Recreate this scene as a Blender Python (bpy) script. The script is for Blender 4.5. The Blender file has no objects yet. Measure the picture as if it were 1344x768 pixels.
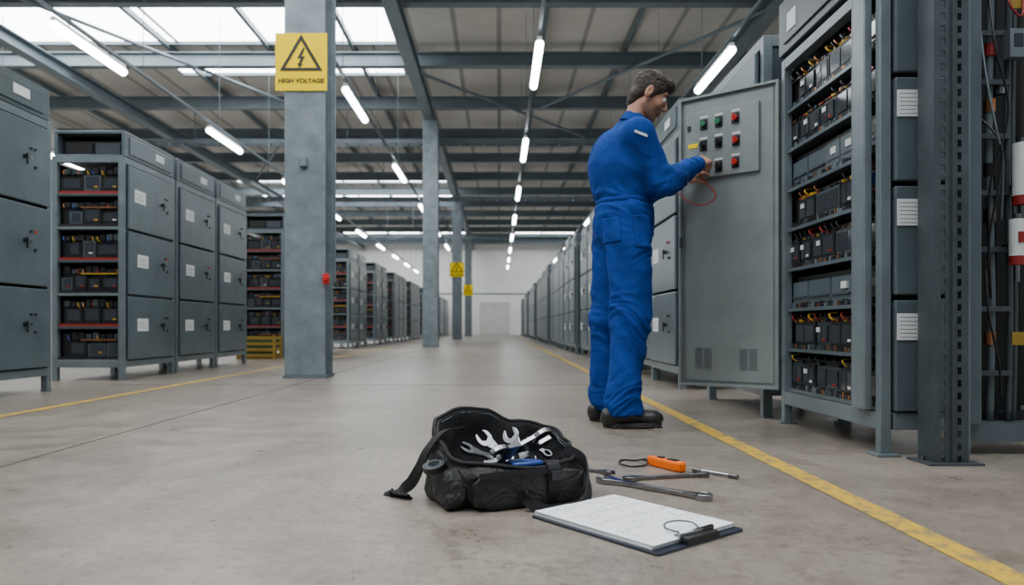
import bpy, math, random
import numpy as np
from mathutils import Vector, Matrix, noise
random.seed(7)
S = bpy.context.scene
COL = S.collection
H = 0.487          # camera height (m)

# ------------------------------------------------------------------ materials
def mat(name, col, rough=0.5, metal=0.0, var=0.0, vscale=4.0, bump=0.0, bscale=60.0, emit=0.0, coat=0.0, dark=None, spec=None, scuff=0.0):
    m = bpy.data.materials.new(name); m.use_nodes = True
    nt = m.node_tree; b = nt.nodes["Principled BSDF"]
    b.inputs["Base Color"].default_value = (*col, 1)
    b.inputs["Roughness"].default_value = rough
    b.inputs["Metallic"].default_value = metal
    if spec is not None: b.inputs["Specular IOR Level"].default_value = spec
    if coat: b.inputs["Coat Weight"].default_value = coat
    tc = nt.nodes.new("ShaderNodeTexCoord")
    if var > 0:
        n = nt.nodes.new("ShaderNodeTexNoise"); n.inputs["Scale"].default_value = vscale; n.inputs["Detail"].default_value = 6
        n.inputs["Roughness"].default_value = 0.65
        nt.links.new(tc.outputs["Object"], n.inputs["Vector"])
        r = nt.nodes.new("ShaderNodeValToRGB")
        lo = dark if dark else tuple(c*(1-var) for c in col); hi = tuple(min(1, c*(1+var)) for c in col)
        r.color_ramp.elements[0].position = 0.3; r.color_ramp.elements[1].position = 0.72
        r.color_ramp.elements[0].color = (*lo, 1); r.color_ramp.elements[1].color = (*hi, 1)
        nt.links.new(n.outputs["Fac"], r.inputs["Fac"]); outc = r.outputs["Color"]
        if scuff > 0:
            n3 = nt.nodes.new("ShaderNodeTexNoise"); n3.inputs["Scale"].default_value = 22; n3.inputs["Detail"].default_value = 8; n3.inputs["Roughness"].default_value = 0.8
            mp = nt.nodes.new("ShaderNodeMapping"); mp.inputs["Scale"].default_value = (1,1,0.35)
            nt.links.new(tc.outputs["Object"], mp.inputs["Vector"]); nt.links.new(mp.outputs["Vector"], n3.inputs["Vector"])
            r3 = nt.nodes.new("ShaderNodeValToRGB"); r3.color_ramp.elements[0].position = 0.62; r3.color_ramp.elements[1].position = 0.72
            r3.color_ramp.elements[0].color = (0,0,0,1); r3.color_ramp.elements[1].color = (scuff,scuff,scuff,1)
            nt.links.new(n3.outputs["Fac"], r3.inputs["Fac"])
            mx = nt.nodes.new("ShaderNodeMixRGB"); mx.inputs[2].default_value = (min(1,col[0]*2.4),min(1,col[1]*2.3),min(1,col[2]*2.2),1)
            nt.links.new(r3.outputs[0], mx.inputs[0]); nt.links.new(outc, mx.inputs[1]); outc = mx.outputs[0]
        nt.links.new(outc, b.inputs["Base Color"])
    if bump > 0:
        n2 = nt.nodes.new("ShaderNodeTexNoise"); n2.inputs["Scale"].default_value = bscale; n2.inputs["Detail"].default_value = 4
        nt.links.new(tc.outputs["Object"], n2.inputs["Vector"])
        bp = nt.nodes.new("ShaderNodeBump"); bp.inputs["Strength"].default_value = bump; bp.inputs["Distance"].default_value = 0.01
        nt.links.new(n2.outputs["Fac"], bp.inputs["Height"]); nt.links.new(bp.outputs["Normal"], b.inputs["Normal"])
    if emit > 0:
        b.inputs["Emission Color"].default_value = (*col, 1); b.inputs["Emission Strength"].default_value = emit
    return m

GREY   = mat("painted_steel_grey", (0.105,0.140,0.158), 0.28, 0.2, 0.20, 3.0, 0.03, 90, scuff=0.45)
GREYD  = mat("steel_panel_dark", (0.060,0.078,0.090), 0.36, 0.2, 0.16, 3.0, 0.03, 90, scuff=0.4)
GREYL  = mat("steel_frame_light", (0.165,0.205,0.222), 0.34, 0.25, 0.2, 5.0, 0.03, 90, scuff=0.5)
DOORM  = mat("door_enamel_grey", (0.235,0.27,0.265), 0.34, 0.1, 0.16, 4.0, 0.05, 120, scuff=0.35)
VENTM  = mat("vent_grey", (0.13,0.155,0.155), 0.5)
STEELB = mat("beam_paint", (0.12,0.155,0.175), 0.5, 0.2, 0.18, 1.5, 0.03, 30)
COLM   = mat("column_paint", (0.17,0.21,0.23), 0.45, 0.1, 0.30, 5, 0.15, 25, scuff=0.5)
BLACK  = mat("black_plastic", (0.007,0.007,0.009), 0.4)
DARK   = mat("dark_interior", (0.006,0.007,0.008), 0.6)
GLASSD = mat("device_window", (0.03,0.036,0.045), 0.10)
RED    = mat("red_plastic", (0.55,0.012,0.008), 0.35)
REDD   = mat("dull_red_busbar", (0.26,0.012,0.010), 0.5)
GREEN  = mat("green_plastic", (0.005,0.16,0.07), 0.35)
YEL    = mat("yellow_plastic", (0.50,0.30,0.01), 0.4)
YELD   = mat("dull_yellow_crate", (0.30,0.19,0.02), 0.6)
BLUEP  = mat("blue_plastic", (0.02,0.07,0.30), 0.35)
WHITE  = mat("white_plastic", (0.68,0.68,0.66), 0.5)
CHROME = mat("chrome_steel", (0.32,0.32,0.335), 0.20, 1.0, 0.2, 25)
STEELT = mat("tool_steel", (0.19,0.19,0.20), 0.28, 1.0, 0.25, 20)
ORANGE = mat("orange_plastic", (0.95,0.16,0.0), 0.35, spec=0.3)
PAPER  = mat("paper", (0.84,0.86,0.88), 0.8)
INK    = mat("faint_ink", (0.16,0.17,0.22), 0.8)
NAVY   = mat("clipboard_navy", (0.010,0.016,0.030), 0.4)
LAMP   = mat("lamp_diffuser", (0.93,0.97,1.0), 0.5, emit=22.0)
SKYFILL   = mat("added_fill_skylight", (0.93,0.97,1.0), 0.5, emit=6.0)  # glow for the unseen overhead panels added as fill light
SKYB   = mat("skylight_panel_bright", (0.95,0.98,1.0), 0.5, emit=12.0)
SIGNY  = mat("sign_yellow", (1.0,0.70,0.0), 0.7, spec=0.0)
SIGNK  = mat("sign_black", (0.004,0.004,0.004), 0.5)
RUBBER = mat("rubber_sole", (0.045,0.042,0.038), 0.8, bump=0.3)
SHOEM  = mat("shoe_leather", (0.022,0.02,0.019), 0.40, var=0.4, vscale=14, bump=0.25, bscale=70)
WALLM  = mat("wall_panel", (0.80,0.80,0.78), 0.7, var=0.06, vscale=0.6)
DOORG  = mat("grey_door_paint", (0.60,0.60,0.58), 0.6, var=0.1)
COPPER = mat("copper_bus", (0.42,0.18,0.08), 0.35, 0.9)
LABELM = mat("label_paper", (0.74,0.76,0.76), 0.6)
GREENC = mat("green_crate", (0.02,0.10,0.04), 0.5)

def fabric(name, col, var=0.25, bsc=9.0, bst=0.5, rough=0.85, weave=500, spec=0.25):
    m = mat(name, col, rough, 0, var, 6, spec=spec)
    nt = m.node_tree; b = nt.nodes["Principled BSDF"]
    tc = nt.nodes.new("ShaderNodeTexCoord")
    n = nt.nodes.new("ShaderNodeTexNoise"); n.inputs["Scale"].default_value = bsc; n.inputs["Detail"].default_value = 4; n.inputs["Distortion"].default_value = 1.2
    nt.links.new(tc.outputs["Object"], n.inputs["Vector"])
    w = nt.nodes.new("ShaderNodeTexNoise"); w.inputs["Scale"].default_value = weave
    nt.links.new(tc.outputs["Object"], w.inputs["Vector"])
    b1 = nt.nodes.new("ShaderNodeBump"); b1.inputs["Strength"].default_value = bst; b1.inputs["Distance"].default_value = 0.03
    b2 = nt.nodes.new("ShaderNodeBump"); b2.inputs["Strength"].default_value = 0.25; b2.inputs["Distance"].default_value = 0.002
    nt.links.new(n.outputs["Fac"], b1.inputs["Height"]); nt.links.new(w.outputs["Fac"], b2.inputs["Height"])
    nt.links.new(b1.outputs["Normal"], b2.inputs["Normal"]); nt.links.new(b2.outputs["Normal"], b.inputs["Normal"])
    return m
CLOTH = fabric("blue_coverall_cloth", (0.007,0.048,0.25), 0.22, 8, 0.35, spec=0.15)
CLOTHD= fabric("blue_coverall_seam", (0.005,0.036,0.20), 0.2, 14, 0.2, spec=0.15)
BAGM  = fabric("black_bag_canvas", (0.010,0.010,0.011), 0.4, 18, 0.6, 0.55, 300, 0.5)
BAGIN = fabric("bag_lining", (0.010,0.010,0.011), 0.3, 22, 0.3)
STRAP = fabric("black_webbing", (0.016,0.016,0.018), 0.2, 30, 0.1, 0.7, 400)

def concrete():
    m = bpy.data.materials.new("concrete_floor"); m.use_nodes = True
    nt = m.node_tree; b = nt.nodes["Principled BSDF"]; L=nt.links.new
    tc = nt.nodes.new("ShaderNodeTexCoord")
    def nz(sc, det, rough=0.6, dist=0):
        n = nt.nodes.new("ShaderNodeTexNoise"); n.inputs["Scale"].default_value = sc; n.inputs["Detail"].default_value = det
        n.inputs["Roughness"].default_value = rough; n.inputs["Distortion"].default_value = dist
        L(tc.outputs["Object"], n.inputs["Vector"]); return n
    def ramp(src,p0,c0,p1,c1):
        r = nt.nodes.new("ShaderNodeValToRGB"); r.color_ramp.elements[0].position = p0; r.color_ramp.elements[1].position = p1
        r.color_ramp.elements[0].color = (*c0,1); r.color_ramp.elements[1].color = (*c1,1); L(src, r.inputs["Fac"]); return r.outputs[0]
    def mul(a_,b_,f):
        x = nt.nodes.new("ShaderNodeMixRGB"); x.blend_type='MULTIPLY'; x.inputs[0].default_value=f; L(a_,x.inputs[1]); L(b_,x.inputs[2]); return x.outputs[0]
    a = nz(0.8, 9, 0.66, 0.8); c = nz(5, 9, 0.78); d = nz(34, 6, 0.8); e = nz(90, 3, 0.7); g = nz(2.2, 7, 0.72, 1.5); h_ = nz(14, 8, 0.8)
    o = ramp(a.outputs["Fac"],0.34,(0.215,0.182,0.148),0.66,(0.335,0.290,0.240))
    o = mul(o, ramp(c.outputs["Fac"],0.34,(0.62,0.60,0.58),0.56,(1,1,1)),0.75)
    o = mul(o, ramp(h_.outputs["Fac"],0.36,(0.65,0.63,0.61),0.52,(1,1,1)),0.6)
    o = mul(o, ramp(d.outputs["Fac"],0.34,(0.40,0.38,0.36),0.50,(1,1,1)),0.8)
    o = mul(o, ramp(e.outputs["Fac"],0.30,(0.20,0.18,0.16),0.40,(1,1,1)),0.9)
    o = mul(o, ramp(g.outputs["Fac"],0.30,(0.58,0.56,0.54),0.44,(1,1,1)),0.7)
    v = nt.nodes.new("ShaderNodeTexVoronoi"); v.feature='DISTANCE_TO_EDGE'; v.inputs["Scale"].default_value=0.42
    add = nt.nodes.new("ShaderNodeVectorMath"); add.operation='MULTIPLY_ADD'
    L(g.outputs["Color"], add.inputs[0]); add.inputs[1].default_value=(0.5,0.5,0.5); L(tc.outputs["Object"], add.inputs[2]); L(add.outputs[0], v.inputs["Vector"])
    o = mul(o, ramp(v.outputs["Distance"],0.0008,(0.45,0.42,0.40),0.0022,(1,1,1)),0.7)
    L(o, b.inputs["Base Color"])
    rr = nt.nodes.new("ShaderNodeMapRange"); rr.inputs["To Min"].default_value = 0.16; rr.inputs["To Max"].default_value = 0.48
    L(c.outputs["Fac"], rr.inputs["Value"]); L(rr.outputs[0], b.inputs["Roughness"])
    bp = nt.nodes.new("ShaderNodeBump"); bp.inputs["Strength"].default_value = 0.3; bp.inputs["Distance"].default_value = 0.004
    L(d.outputs["Fac"], bp.inputs["Height"]); L(bp.outputs["Normal"], b.inputs["Normal"])
    return m
CONC = concrete()

def worn_paint():
    m = bpy.data.materials.new("worn_yellow_paint"); m.use_nodes = True
    nt = m.node_tree; b = nt.nodes["Principled BSDF"]; b.inputs["Roughness"].default_value = 0.55
    tc = nt.nodes.new("ShaderNodeTexCoord")
    n = nt.nodes.new("ShaderNodeTexNoise"); n.inputs["Scale"].default_value = 16; n.inputs["Detail"].default_value = 10; n.inputs["Roughness"].default_value = 0.85
    nt.links.new(tc.outputs["Object"], n.inputs["Vector"])
    r = nt.nodes.new("ShaderNodeValToRGB"); r.color_ramp.elements[0].position = 0.43; r.color_ramp.elements[1].position = 0.52
    r.color_ramp.elements[0].color = (0.20,0.16,0.10,1); r.color_ramp.elements[1].color = (0.60,0.37,0.02,1)
    nt.links.new(n.outputs["Fac"], r.inputs["Fac"]); nt.links.new(r.outputs[0], b.inputs["Base Color"])
    return m
PAINT = worn_paint()

def roofmat():
    m = bpy.data.materials.new("roof_deck"); m.use_nodes = True
    nt = m.node_tree; b = nt.nodes["Principled BSDF"]; b.inputs["Roughness"].default_value = 0.7
    tc = nt.nodes.new("ShaderNodeTexCoord")
    w = nt.nodes.new("ShaderNodeTexWave"); w.bands_direction = 'X'; w.inputs["Scale"].default_value = 0.35
    n = nt.nodes.new("ShaderNodeTexNoise"); n.inputs["Scale"].default_value = 0.5; n.inputs["Detail"].default_value = 5
    nt.links.new(tc.outputs["Object"], w.inputs["Vector"]); nt.links.new(tc.outputs["Object"], n.inputs["Vector"])
    r = nt.nodes.new("ShaderNodeValToRGB"); r.color_ramp.elements[0].position = 0.0; r.color_ramp.elements[1].position = 0.06
    r.color_ramp.elements[0].color = (0.30,0.28,0.25,1); r.color_ramp.elements[1].color = (0.60,0.57,0.52,1)
    nt.links.new(w.outputs["Fac"], r.inputs["Fac"])
    r2 = nt.nodes.new("ShaderNodeValToRGB"); r2.color_ramp.elements[0].position=0.3; r2.color_ramp.elements[0].color=(0.75,0.75,0.75,1); r2.color_ramp.elements[1].position=0.7
    nt.links.new(n.outputs["Fac"], r2.inputs["Fac"])
    mx = nt.nodes.new("ShaderNodeMixRGB"); mx.blend_type = 'MULTIPLY'; mx.inputs[0].default_value = 1
    nt.links.new(r.outputs[0], mx.inputs[1]); nt.links.new(r2.outputs[0], mx.inputs[2]); nt.links.new(mx.outputs[0], b.inputs["Base Color"])
    return m
ROOF = roofmat()

# ------------------------------------------------------------------ mesh builder
def base_of(o):
    v = Vector((0,0,0))
    while o is not None:
        v += o.location; o = o.parent
    return v

class MB:
    def __init__(s): s.v=[]; s.f=[]; s.m=[]
    def add(s, vs, fs, mi=0, M=None):
        o = len(s.v)
        for p in vs:
            p = Vector(p)
            if M is not None: p = M @ p
            s.v.append(tuple(p))
        for f in fs: s.f.append(tuple(i+o for i in f)); s.m.append(mi)
        return s
    def box(s, x0,x1,y0,y1,z0,z1, mi=0, M=None):
        vs=[(x0,y0,z0),(x1,y0,z0),(x1,y1,z0),(x0,y1,z0),(x0,y0,z1),(x1,y0,z1),(x1,y1,z1),(x0,y1,z1)]
        return s.add(vs,[(0,3,2,1),(4,5,6,7),(0,1,5,4),(1,2,6,5),(2,3,7,6),(3,0,4,7)],mi,M)
    def prism(s, poly, z0, z1, mi=0, M=None):
        n=len(poly)
        vs=[(x,y,z0) for x,y in poly]+[(x,y,z1) for x,y in poly]
        fs=[tuple(range(n-1,-1,-1)), tuple(range(n,2*n))]+[(i,(i+1)%n,n+(i+1)%n,n+i) for i in range(n)]
        return s.add(vs,fs,mi,M)
    def tube(s, pts, r, seg=10, mi=0, r2=None, M=None):
        pts=[Vector(p) for p in pts]; n=len(pts); r2 = r if r2 is None else r2
        t0=(pts[1]-pts[0]).normalized()
        a=Vector((0,0,1)) if abs(t0.z)<0.9 else Vector((1,0,0))
        u=t0.cross(a).normalized(); vs=[]
        for i,p in enumerate(pts):
            t=(pts[min(i+1,n-1)]-pts[max(i-1,0)]).normalized()
            u=(u-t*u.dot(t)).normalized(); w=t.cross(u)
            rr=r+(r2-r)*i/(n-1)
            for k in range(seg):
                an=2*math.pi*k/seg; vs.append(p+(u*math.cos(an)+w*math.sin(an))*rr)
        fs=[tuple(range(seg-1,-1,-1)), tuple(range((n-1)*seg,n*seg))]
        for i in range(n-1):
            for k in range(seg):
                k2=(k+1)%seg; fs.append((i*seg+k,i*seg+k2,(i+1)*seg+k2,(i+1)*seg+k))
        return s.add(vs,fs,mi,M)
    def cyl(s,p0,p1,r,seg=14,mi=0,r2=None,M=None): return s.tube([p0,p1],r,seg,mi,r2,M)
    def ring(s, R, r, z0, z1, seg=28, mi=0, M=None):
        vs=[];fs=[]
        for k in range(seg):
            a=2*math.pi*k/seg; c,sn=math.cos(a),math.sin(a)
            vs+=[(R*c,R*sn,z0),(R*c,R*sn,z1),(r*c,r*sn,z1),(r*c,r*sn,z0)]
        for k in range(seg):
            a=4*k;b=4*((k+1)%seg)
            fs+=[(a,b,b+1,a+1),(a+1,b+1,b+2,a+2),(a+2,b+2,b+3,a+3),(a+3,b+3,b,a)]
        return s.add(vs,fs,mi,M)
    def ell(s,c,r,seg=20,rings=12,mi=0,M=None):
        vs=[(c[0],c[1],c[2]+r[2])];fs=[]
        for i in range(1,rings):
            ph=math.pi*i/rings
            for k in range(seg):
                a=2*math.pi*k/seg
                vs.append((c[0]+r[0]*math.sin(ph)*math.cos(a),c[1]+r[1]*math.sin(ph)*math.sin(a),c[2]+r[2]*math.cos(ph)))
        vs.append((c[0],c[1],c[2]-r[2])); L=len(vs)-1
        for k in range(seg):
            fs.append((0,1+k,1+(k+1)%seg)); fs.append((L,1+(rings-2)*seg+(k+1)%seg,1+(rings-2)*seg+k))
        for i in range(rings-2):
            for k in range(seg):
                a=1+i*seg; fs.append((a+k,a+seg+k,a+seg+(k+1)%seg,a+(k+1)%seg))
        return s.add(vs,fs,mi,M)
    def strap(s, pts, wdir, w, t, mi=0):
        out=crv(pts,6); n=len(out); vs=[]
        for i,p in enumerate(out):
            T=(out[min(i+1,n-1)]-out[max(i-1,0)]).normalized()
            W=Vector(wdir); W=(W-T*W.dot(T)).normalized(); N=T.cross(W)
            vs+=[p+W*w/2+N*t/2,p-W*w/2+N*t/2,p-W*w/2-N*t/2,p+W*w/2-N*t/2]
        fs=[(3,2,1,0),(4*n-4,4*n-3,4*n-2,4*n-1)]
        for i in range(n-1):
            for k in range(4):
                k2=(k+1)%4; fs.append((4*i+k,4*i+k2,4*i+4+k2,4*i+4+k))
        return s.add(vs,fs,mi)
    def obj(s, name, mats, parent=None, world=False, org=None, bevel=0.0, smooth=False, label=None, loc=None, rotz=None):
        me=bpy.data.meshes.new(name)
        sub=Vector((0,0,0))
        if world and parent is not None: sub=base_of(parent)
        if org is not None: sub=Vector(org)
        vs=[(a-sub.x,b-sub.y,c-sub.z) for a,b,c in s.v]
        me.from_pydata(vs,[],s.f); me.update()
        if not isinstance(mats,(list,tuple)): mats=[mats]
        for m in mats: me.materials.append(m)
        me.polygons.foreach_set("material_index", s.m)
        if smooth: me.polygons.foreach_set("use_smooth",[True]*len(me.polygons))
        o=bpy.data.objects.new(name,me); COL.objects.link(o)
        if parent is not None: o.parent=parent
        elif org is not None: o.location=org
        if loc is not None: o.location=loc
        if rotz is not None: o.rotation_euler=(0,0,rotz)
        if bevel>0:
            b=o.modifiers.new("bevel",'BEVEL'); b.width=bevel; b.segments=2; b.limit_method='ANGLE'; b.angle_limit=math.radians(50)
        if label: o["label"]=label
        return o

def crv(pts, k=8):
    pts=[Vector(p) for p in pts]; n=len(pts); out=[]
    for i in range(n-1):
        p0=pts[max(i-1,0)];p1=pts[i];p2=pts[i+1];p3=pts[min(i+2,n-1)]
        for j in range(k):
            q=j/k
            out.append(0.5*((2*p1)+(p2-p0)*q+(2*p0-5*p1+4*p2-p3)*q*q+(3*p1-p0-3*p2+p3)*q**3))
    out.append(pts[-1]); return out

def thing(name, label, cat, loc, rotz=0, group=None):
    e=bpy.data.objects.new(name,None); e.empty_display_size=0.1; COL.objects.link(e)
    e.location=loc; e.rotation_euler=(0,0,rotz); e["label"]=label; e["category"]=cat
    if group: e["group"]=group
    return e
def tag(o,label,cat,group=None):
    o["label"]=label; o["category"]=cat
    if group: o["group"]=group
    return o
def struct(o): o["kind"]="structure"; return o
def copy_tree(root, loc, rotz=None, depth=3):
    new=root.copy(); COL.objects.link(new); new.location=loc
    if rotz is not None: new.rotation_euler=(0,0,rotz)
    def rec(src,dst,d):
        if d<=0: return
        for ch in src.children:
            c=ch.copy(); COL.objects.link(c); c.parent=dst; rec(ch,c,d-1)
    rec(root,new,depth-1)
    return new

# ------------------------------------------------------------------ SDF tools
class Field:
    def __init__(s, lo, hi, h):
        s.lo=np.array(lo,float); s.h=h
        s.n=np.ceil((np.array(hi)-s.lo)/h).astype(int)+1
        s.f=np.full(tuple(s.n),1.0,np.float32)
    def sub(s, blo, bhi):
        i0=np.clip(np.floor((np.array(blo)-s.lo)/s.h).astype(int),0,s.n-1); i1=np.clip(np.ceil((np.array(bhi)-s.lo)/s.h).astype(int)+1,1,s.n)
        ax=[(s.lo[a]+s.h*np.arange(i0[a],i1[a])).astype(np.float32) for a in range(3)]
        X,Y,Z=np.meshgrid(*ax,indexing='ij',sparse=True)
        return (slice(i0[0],i1[0]),slice(i0[1],i1[1]),slice(i0[2],i1[2])),X,Y,Z
    def comb(s, sl, d, k, op):
        a=s.f[sl]
        if a.size==0: return
        if op=='u':
            if k<=0: s.f[sl]=np.minimum(a,d); return
            h=np.clip(0.5+0.5*(a-d)/k,0,1); s.f[sl]=a+(d-a)*h-k*h*(1-h)
        else:
            d=-d; k=max(k,1e-5)
            h=np.clip(0.5-0.5*(a-d)/k,0,1); s.f[sl]=a+(d-a)*h+k*h*(1-h)
    def cap(s, a, b, ra, rb, k=0.02, op='u', sq=None):
        a=np.array(a,float); b=np.array(b,float); m=max(ra,rb)*(1 if sq is None else max(1,sq[1]))+k+3*s.h
        sl,X,Y,Z=s.sub(np.minimum(a,b)-m,np.maximum(a,b)+m)
        ab=b-a; L=max(float(ab@ab),1e-12)
        px,py,pz=X-a[0],Y-a[1],Z-a[2]
        t=np.clip((px*ab[0]+py*ab[1]+pz*ab[2])/L,0,1)
        dx,dy,dz=px-t*ab[0],py-t*ab[1],pz-t*ab[2]
        if sq is not None:
            ax=np.array(sq[0],float); ax/=np.linalg.norm(ax); q=(dx*ax[0]+dy*ax[1]+dz*ax[2])*(1/sq[1]-1)
            dx=dx+ax[0]*q;dy=dy+ax[1]*q;dz=dz+ax[2]*q
        d=np.sqrt(dx*dx+dy*dy+dz*dz)-(ra+(rb-ra)*t)
        s.comb(sl,d.astype(np.float32),k,op)
    def ell(s, c, r, R=None, k=0.02, op='u'):
        c=np.array(c,float); m=max(r)+k+3*s.h
        sl,X,Y,Z=s.sub(c-m,c+m); px,py,pz=X-c[0],Y-c[1],Z-c[2]
        if R is not None:
            q=[R[0][i]*px+R[1][i]*py+R[2][i]*pz for i in range(3)]
        else: q=[px,py,pz]
        k0=np.sqrt((q[0]/r[0])**2+(q[1]/r[1])**2+(q[2]/r[2])**2)
        k1=np.sqrt((q[0]/r[0]**2)**2+(q[1]/r[1]**2)**2+(q[2]/r[2]**2)**2)+1e-6
        s.comb(sl,(k0*(k0-1)/k1).astype(np.float32),k,op)
    def grid(s):
        ax=[(s.lo[a]+s.h*np.arange(s.n[a])).astype(np.float32) for a in range(3)]
        return np.meshgrid(*ax,indexing='ij',sparse=True)
    def mesh(s):
        f=s.f; ins=f<0; n=s.n
        cnt=np.zeros(tuple(n-1),np.uint8)
        off=[(i,j,k) for i in (0,1) for j in (0,1) for k in (0,1)]
        for i,j,k in off: cnt+=ins[i:n[0]-1+i,j:n[1]-1+j,k:n[2]-1+k]
        act=(cnt>0)&(cnt<8); idx=np.argwhere(act); N=len(idx)
        vals=np.stack([f[idx[:,0]+i,idx[:,1]+j,idx[:,2]+k] for i,j,k in off],1)
        acc=np.zeros((N,3)); c=np.zeros(N)
        for a in range(8):
            for b in range(a+1,8):
                A=np.array(off[a]);B=np.array(off[b])
                if np.abs(A-B).sum()!=1: continue
                va,vb=vals[:,a],vals[:,b]; m=(va<0)!=(vb<0)
                t=np.where(m,va/(va-vb+1e-20),0)
                acc+=np.where(m[:,None],A+(B-A)*t[:,None],0); c+=m
        P=s.lo+(idx+acc/np.maximum(c,1)[:,None])*s.h
        vid=np.full(tuple(n-1),-1,np.int32); vid[act]=np.arange(N)
        F=[]
        for ax in range(3):
            o1,o2=[(1,2),(2,0),(0,1)][ax]
            A=[slice(None)]*3; B=[slice(None)]*3
            A[ax]=slice(0,n[ax]-1); B[ax]=slice(1,n[ax])
            d=ins[tuple(A)]!=ins[tuple(B)]
            e=np.argwhere(d)
            e=e[(e[:,o1]>0)&(e[:,o2]>0)&(e[:,o1]<n[o1]-1)&(e[:,o2]<n[o2]-1)]
            if len(e)==0: continue
            u1=np.zeros(3,int);u1[o1]=1;u2=np.zeros(3,int);u2[o2]=1
            g=lambda q:vid[q[:,0],q[:,1],q[:,2]]
            q=np.stack([g(e-u1-u2),g(e-u2),g(e),g(e-u1)],1)
            ib=ins[e[:,0],e[:,1],e[:,2]]
            q[~ib]=q[~ib][:,::-1]
            F.append(q)
        F=np.concatenate(F); F=F[(F>=0).all(1)]
        return P,F
def np_obj(name,P,F,mats,parent=None,world=True,org=None,label=None):
    me=bpy.data.meshes.new(name); sub=np.zeros(3)
    if parent is not None and world: sub=np.array(base_of(parent))
    if org is not None: sub=np.array(org)
    me.from_pydata((P-sub).tolist(),[],F.tolist()); me.update()
    me.polygons.foreach_set("use_smooth",[True]*len(me.polygons))
    for m in (mats if isinstance(mats,list) else [mats]): me.materials.append(m)
    o=bpy.data.objects.new(name,me); COL.objects.link(o)
    if parent is not None: o.parent=parent
    elif org is not None: o.location=org
    if label: o["label"]=label
    return o

# ------------------------------------------------------------------ hall shell
XL,XR,YN,YF,ZR = -13.0, 8.0, -4.0, 50.0, 6.55
struct(MB().box(XL,XR,YN,YF,-0.2,0).obj("floor",CONC))
struct(MB().box(XL,XR,YN,YF,ZR,ZR+0.15).obj("ceiling",ROOF))
struct(MB().box(XL-0.2,XL,YN,YF,0,ZR).obj("wall_left",WALLM))
struct(MB().box(XR,XR+0.2,YN,YF,0,ZR).obj("wall_right",WALLM))
struct(MB().box(XL,XR,YF,YF+0.2,0,ZR).obj("wall_back",WALLM))
b=MB(); b.box(-1.2,0.6,YF-0.06,YF-0.01,0.02,2.1); b.box(-1.3,-1.2,YF-0.1,YF-0.001,0,2.2).box(0.6,0.7,YF-0.1,YF-0.001,0,2.2).box(-1.3,0.7,YF-0.1,YF-0.001,2.1,2.2)
struct(b.obj("door_1",DOORG))
struct(MB().box(XL,XR,YF-0.03,YF-0.001,2.75,2.83).obj("trim_40",STEELB))
def line(x0,x1,y0,y1,n): struct(MB().add([(x0,y0,0.002),(x0+0.074,y0,0.002),(x1+0.074,y1,0.002),(x1,y1,0.002)],[(0,1,2,3)]).obj(n,PAINT))
line(0.960,0.87,0.5,46,"trim_1"); line(-2.78,-2.60,0.5,46,"trim_2")
JT=mat("floor_joint",(0.07,0.058,0.048),0.9)
b=MB()
b.box(-1.745,-1.735,0,46,0.0,0.0012)
for y in (6.2,12.0,18,24,30): b.box(-3.3,1.3,y-0.005,y+0.005,0.0,0.0012)
struct(b.obj("trim_3",JT))
def skylight(n,x0,x1,y0,y1,bars,m=None):
    o=MB().box(x0,x1,y0,y1,ZR-0.03,ZR-0.005).obj("window_%d"%n,m or SKYFILL); struct(o)
    b=MB(); w=(x1-x0)/bars
    for i in range(bars+1): b.box(x0+i*w-0.025,x0+i*w+0.025,y0-0.05,y1+0.05,ZR-0.06,ZR-0.031)
    b.box(x0,x1,y0-0.08,y0-0.001,ZR-0.10,ZR-0.005).box(x0,x1,y1+0.001,y1+0.08,ZR-0.10,ZR-0.005)
    struct(b.obj("trim_%d"%(n+10),STEELB))
skylight(1,-11.4,-2.15,13.1,15.4,2,SKYB)
skylight(2,-7.5,-2.2,16.2,17.3,2,SKYB)
skylight(3,-10.8,-2.0,28.9,30.2,2,SKYB)
skylight(4,-10.8,-2.0,33.0,34.8,2,SKYB)
skylight(5,-8.0,4.0,-1.0,2.2,6)  # unseen glowing panel added over the camera as fill light
skylight(6,-8.0,4.0,4.6,6.8,6)  # another added panel above the view, to brighten the foreground
skylight(7,-10.8,-2.0,45.0,47.0,4,SKYB)
skylight(8,1.0,7.0,45.0,47.0,3,SKYB)

def ibeam(mb,p0,p1,h,w,t=0.025,axis='x'):
    if axis=='x':
        x0,x1=p0[0],p1[0]; y=p0[1]; z=p0[2]
        mb.box(x0,x1,y-w/2,y+w/2,z,z+t).box(x0,x1,y-w/2,y+w/2,z+h-t,z+h).box(x0,x1,y-0.012,y+0.012,z+t,z+h-t)
    else:
        y0,y1=p0[1],p1[1]; x=p0[0]; z=p0[2]
        mb.box(x-w/2,x+w/2,y0,y1,z,z+t).box(x-w/2,x+w/2,y0,y1,z+h-t,z+h).box(x-0.012,x+0.012,y0,y1,z+t,z+h-t)
first=None
ys=[9.6+3.0*i for i in range(14)]
for y in ys:
    if first is None:
        b=MB(); ibeam(b,(XL+0.02,0,0),(XR-0.02,0,0),0.30,0.20); first=b.obj("roof_beam",STEELB,loc=(0,y,6.04)); o=first
    else:
        o=first.copy(); COL.objects.link(o); o.location=(0,y,6.04)
    tag(o,"grey painted steel cross beam under the roof deck","steel beam","roof cross beams")
for x,z,hh in ((-1.78,5.76,0.27),(-9.2,5.76,0.27),(4.6,5.76,0.27)):
    b=MB(); ibeam(b,(0,7.2,0),(0,YF-0.02,0),hh,0.24,axis='y'); o=b.obj("roof_girder",STEELB,loc=(x,0,z))
    tag(o,"long grey steel girder carrying the cross beams","steel beam","roof girders")
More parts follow.
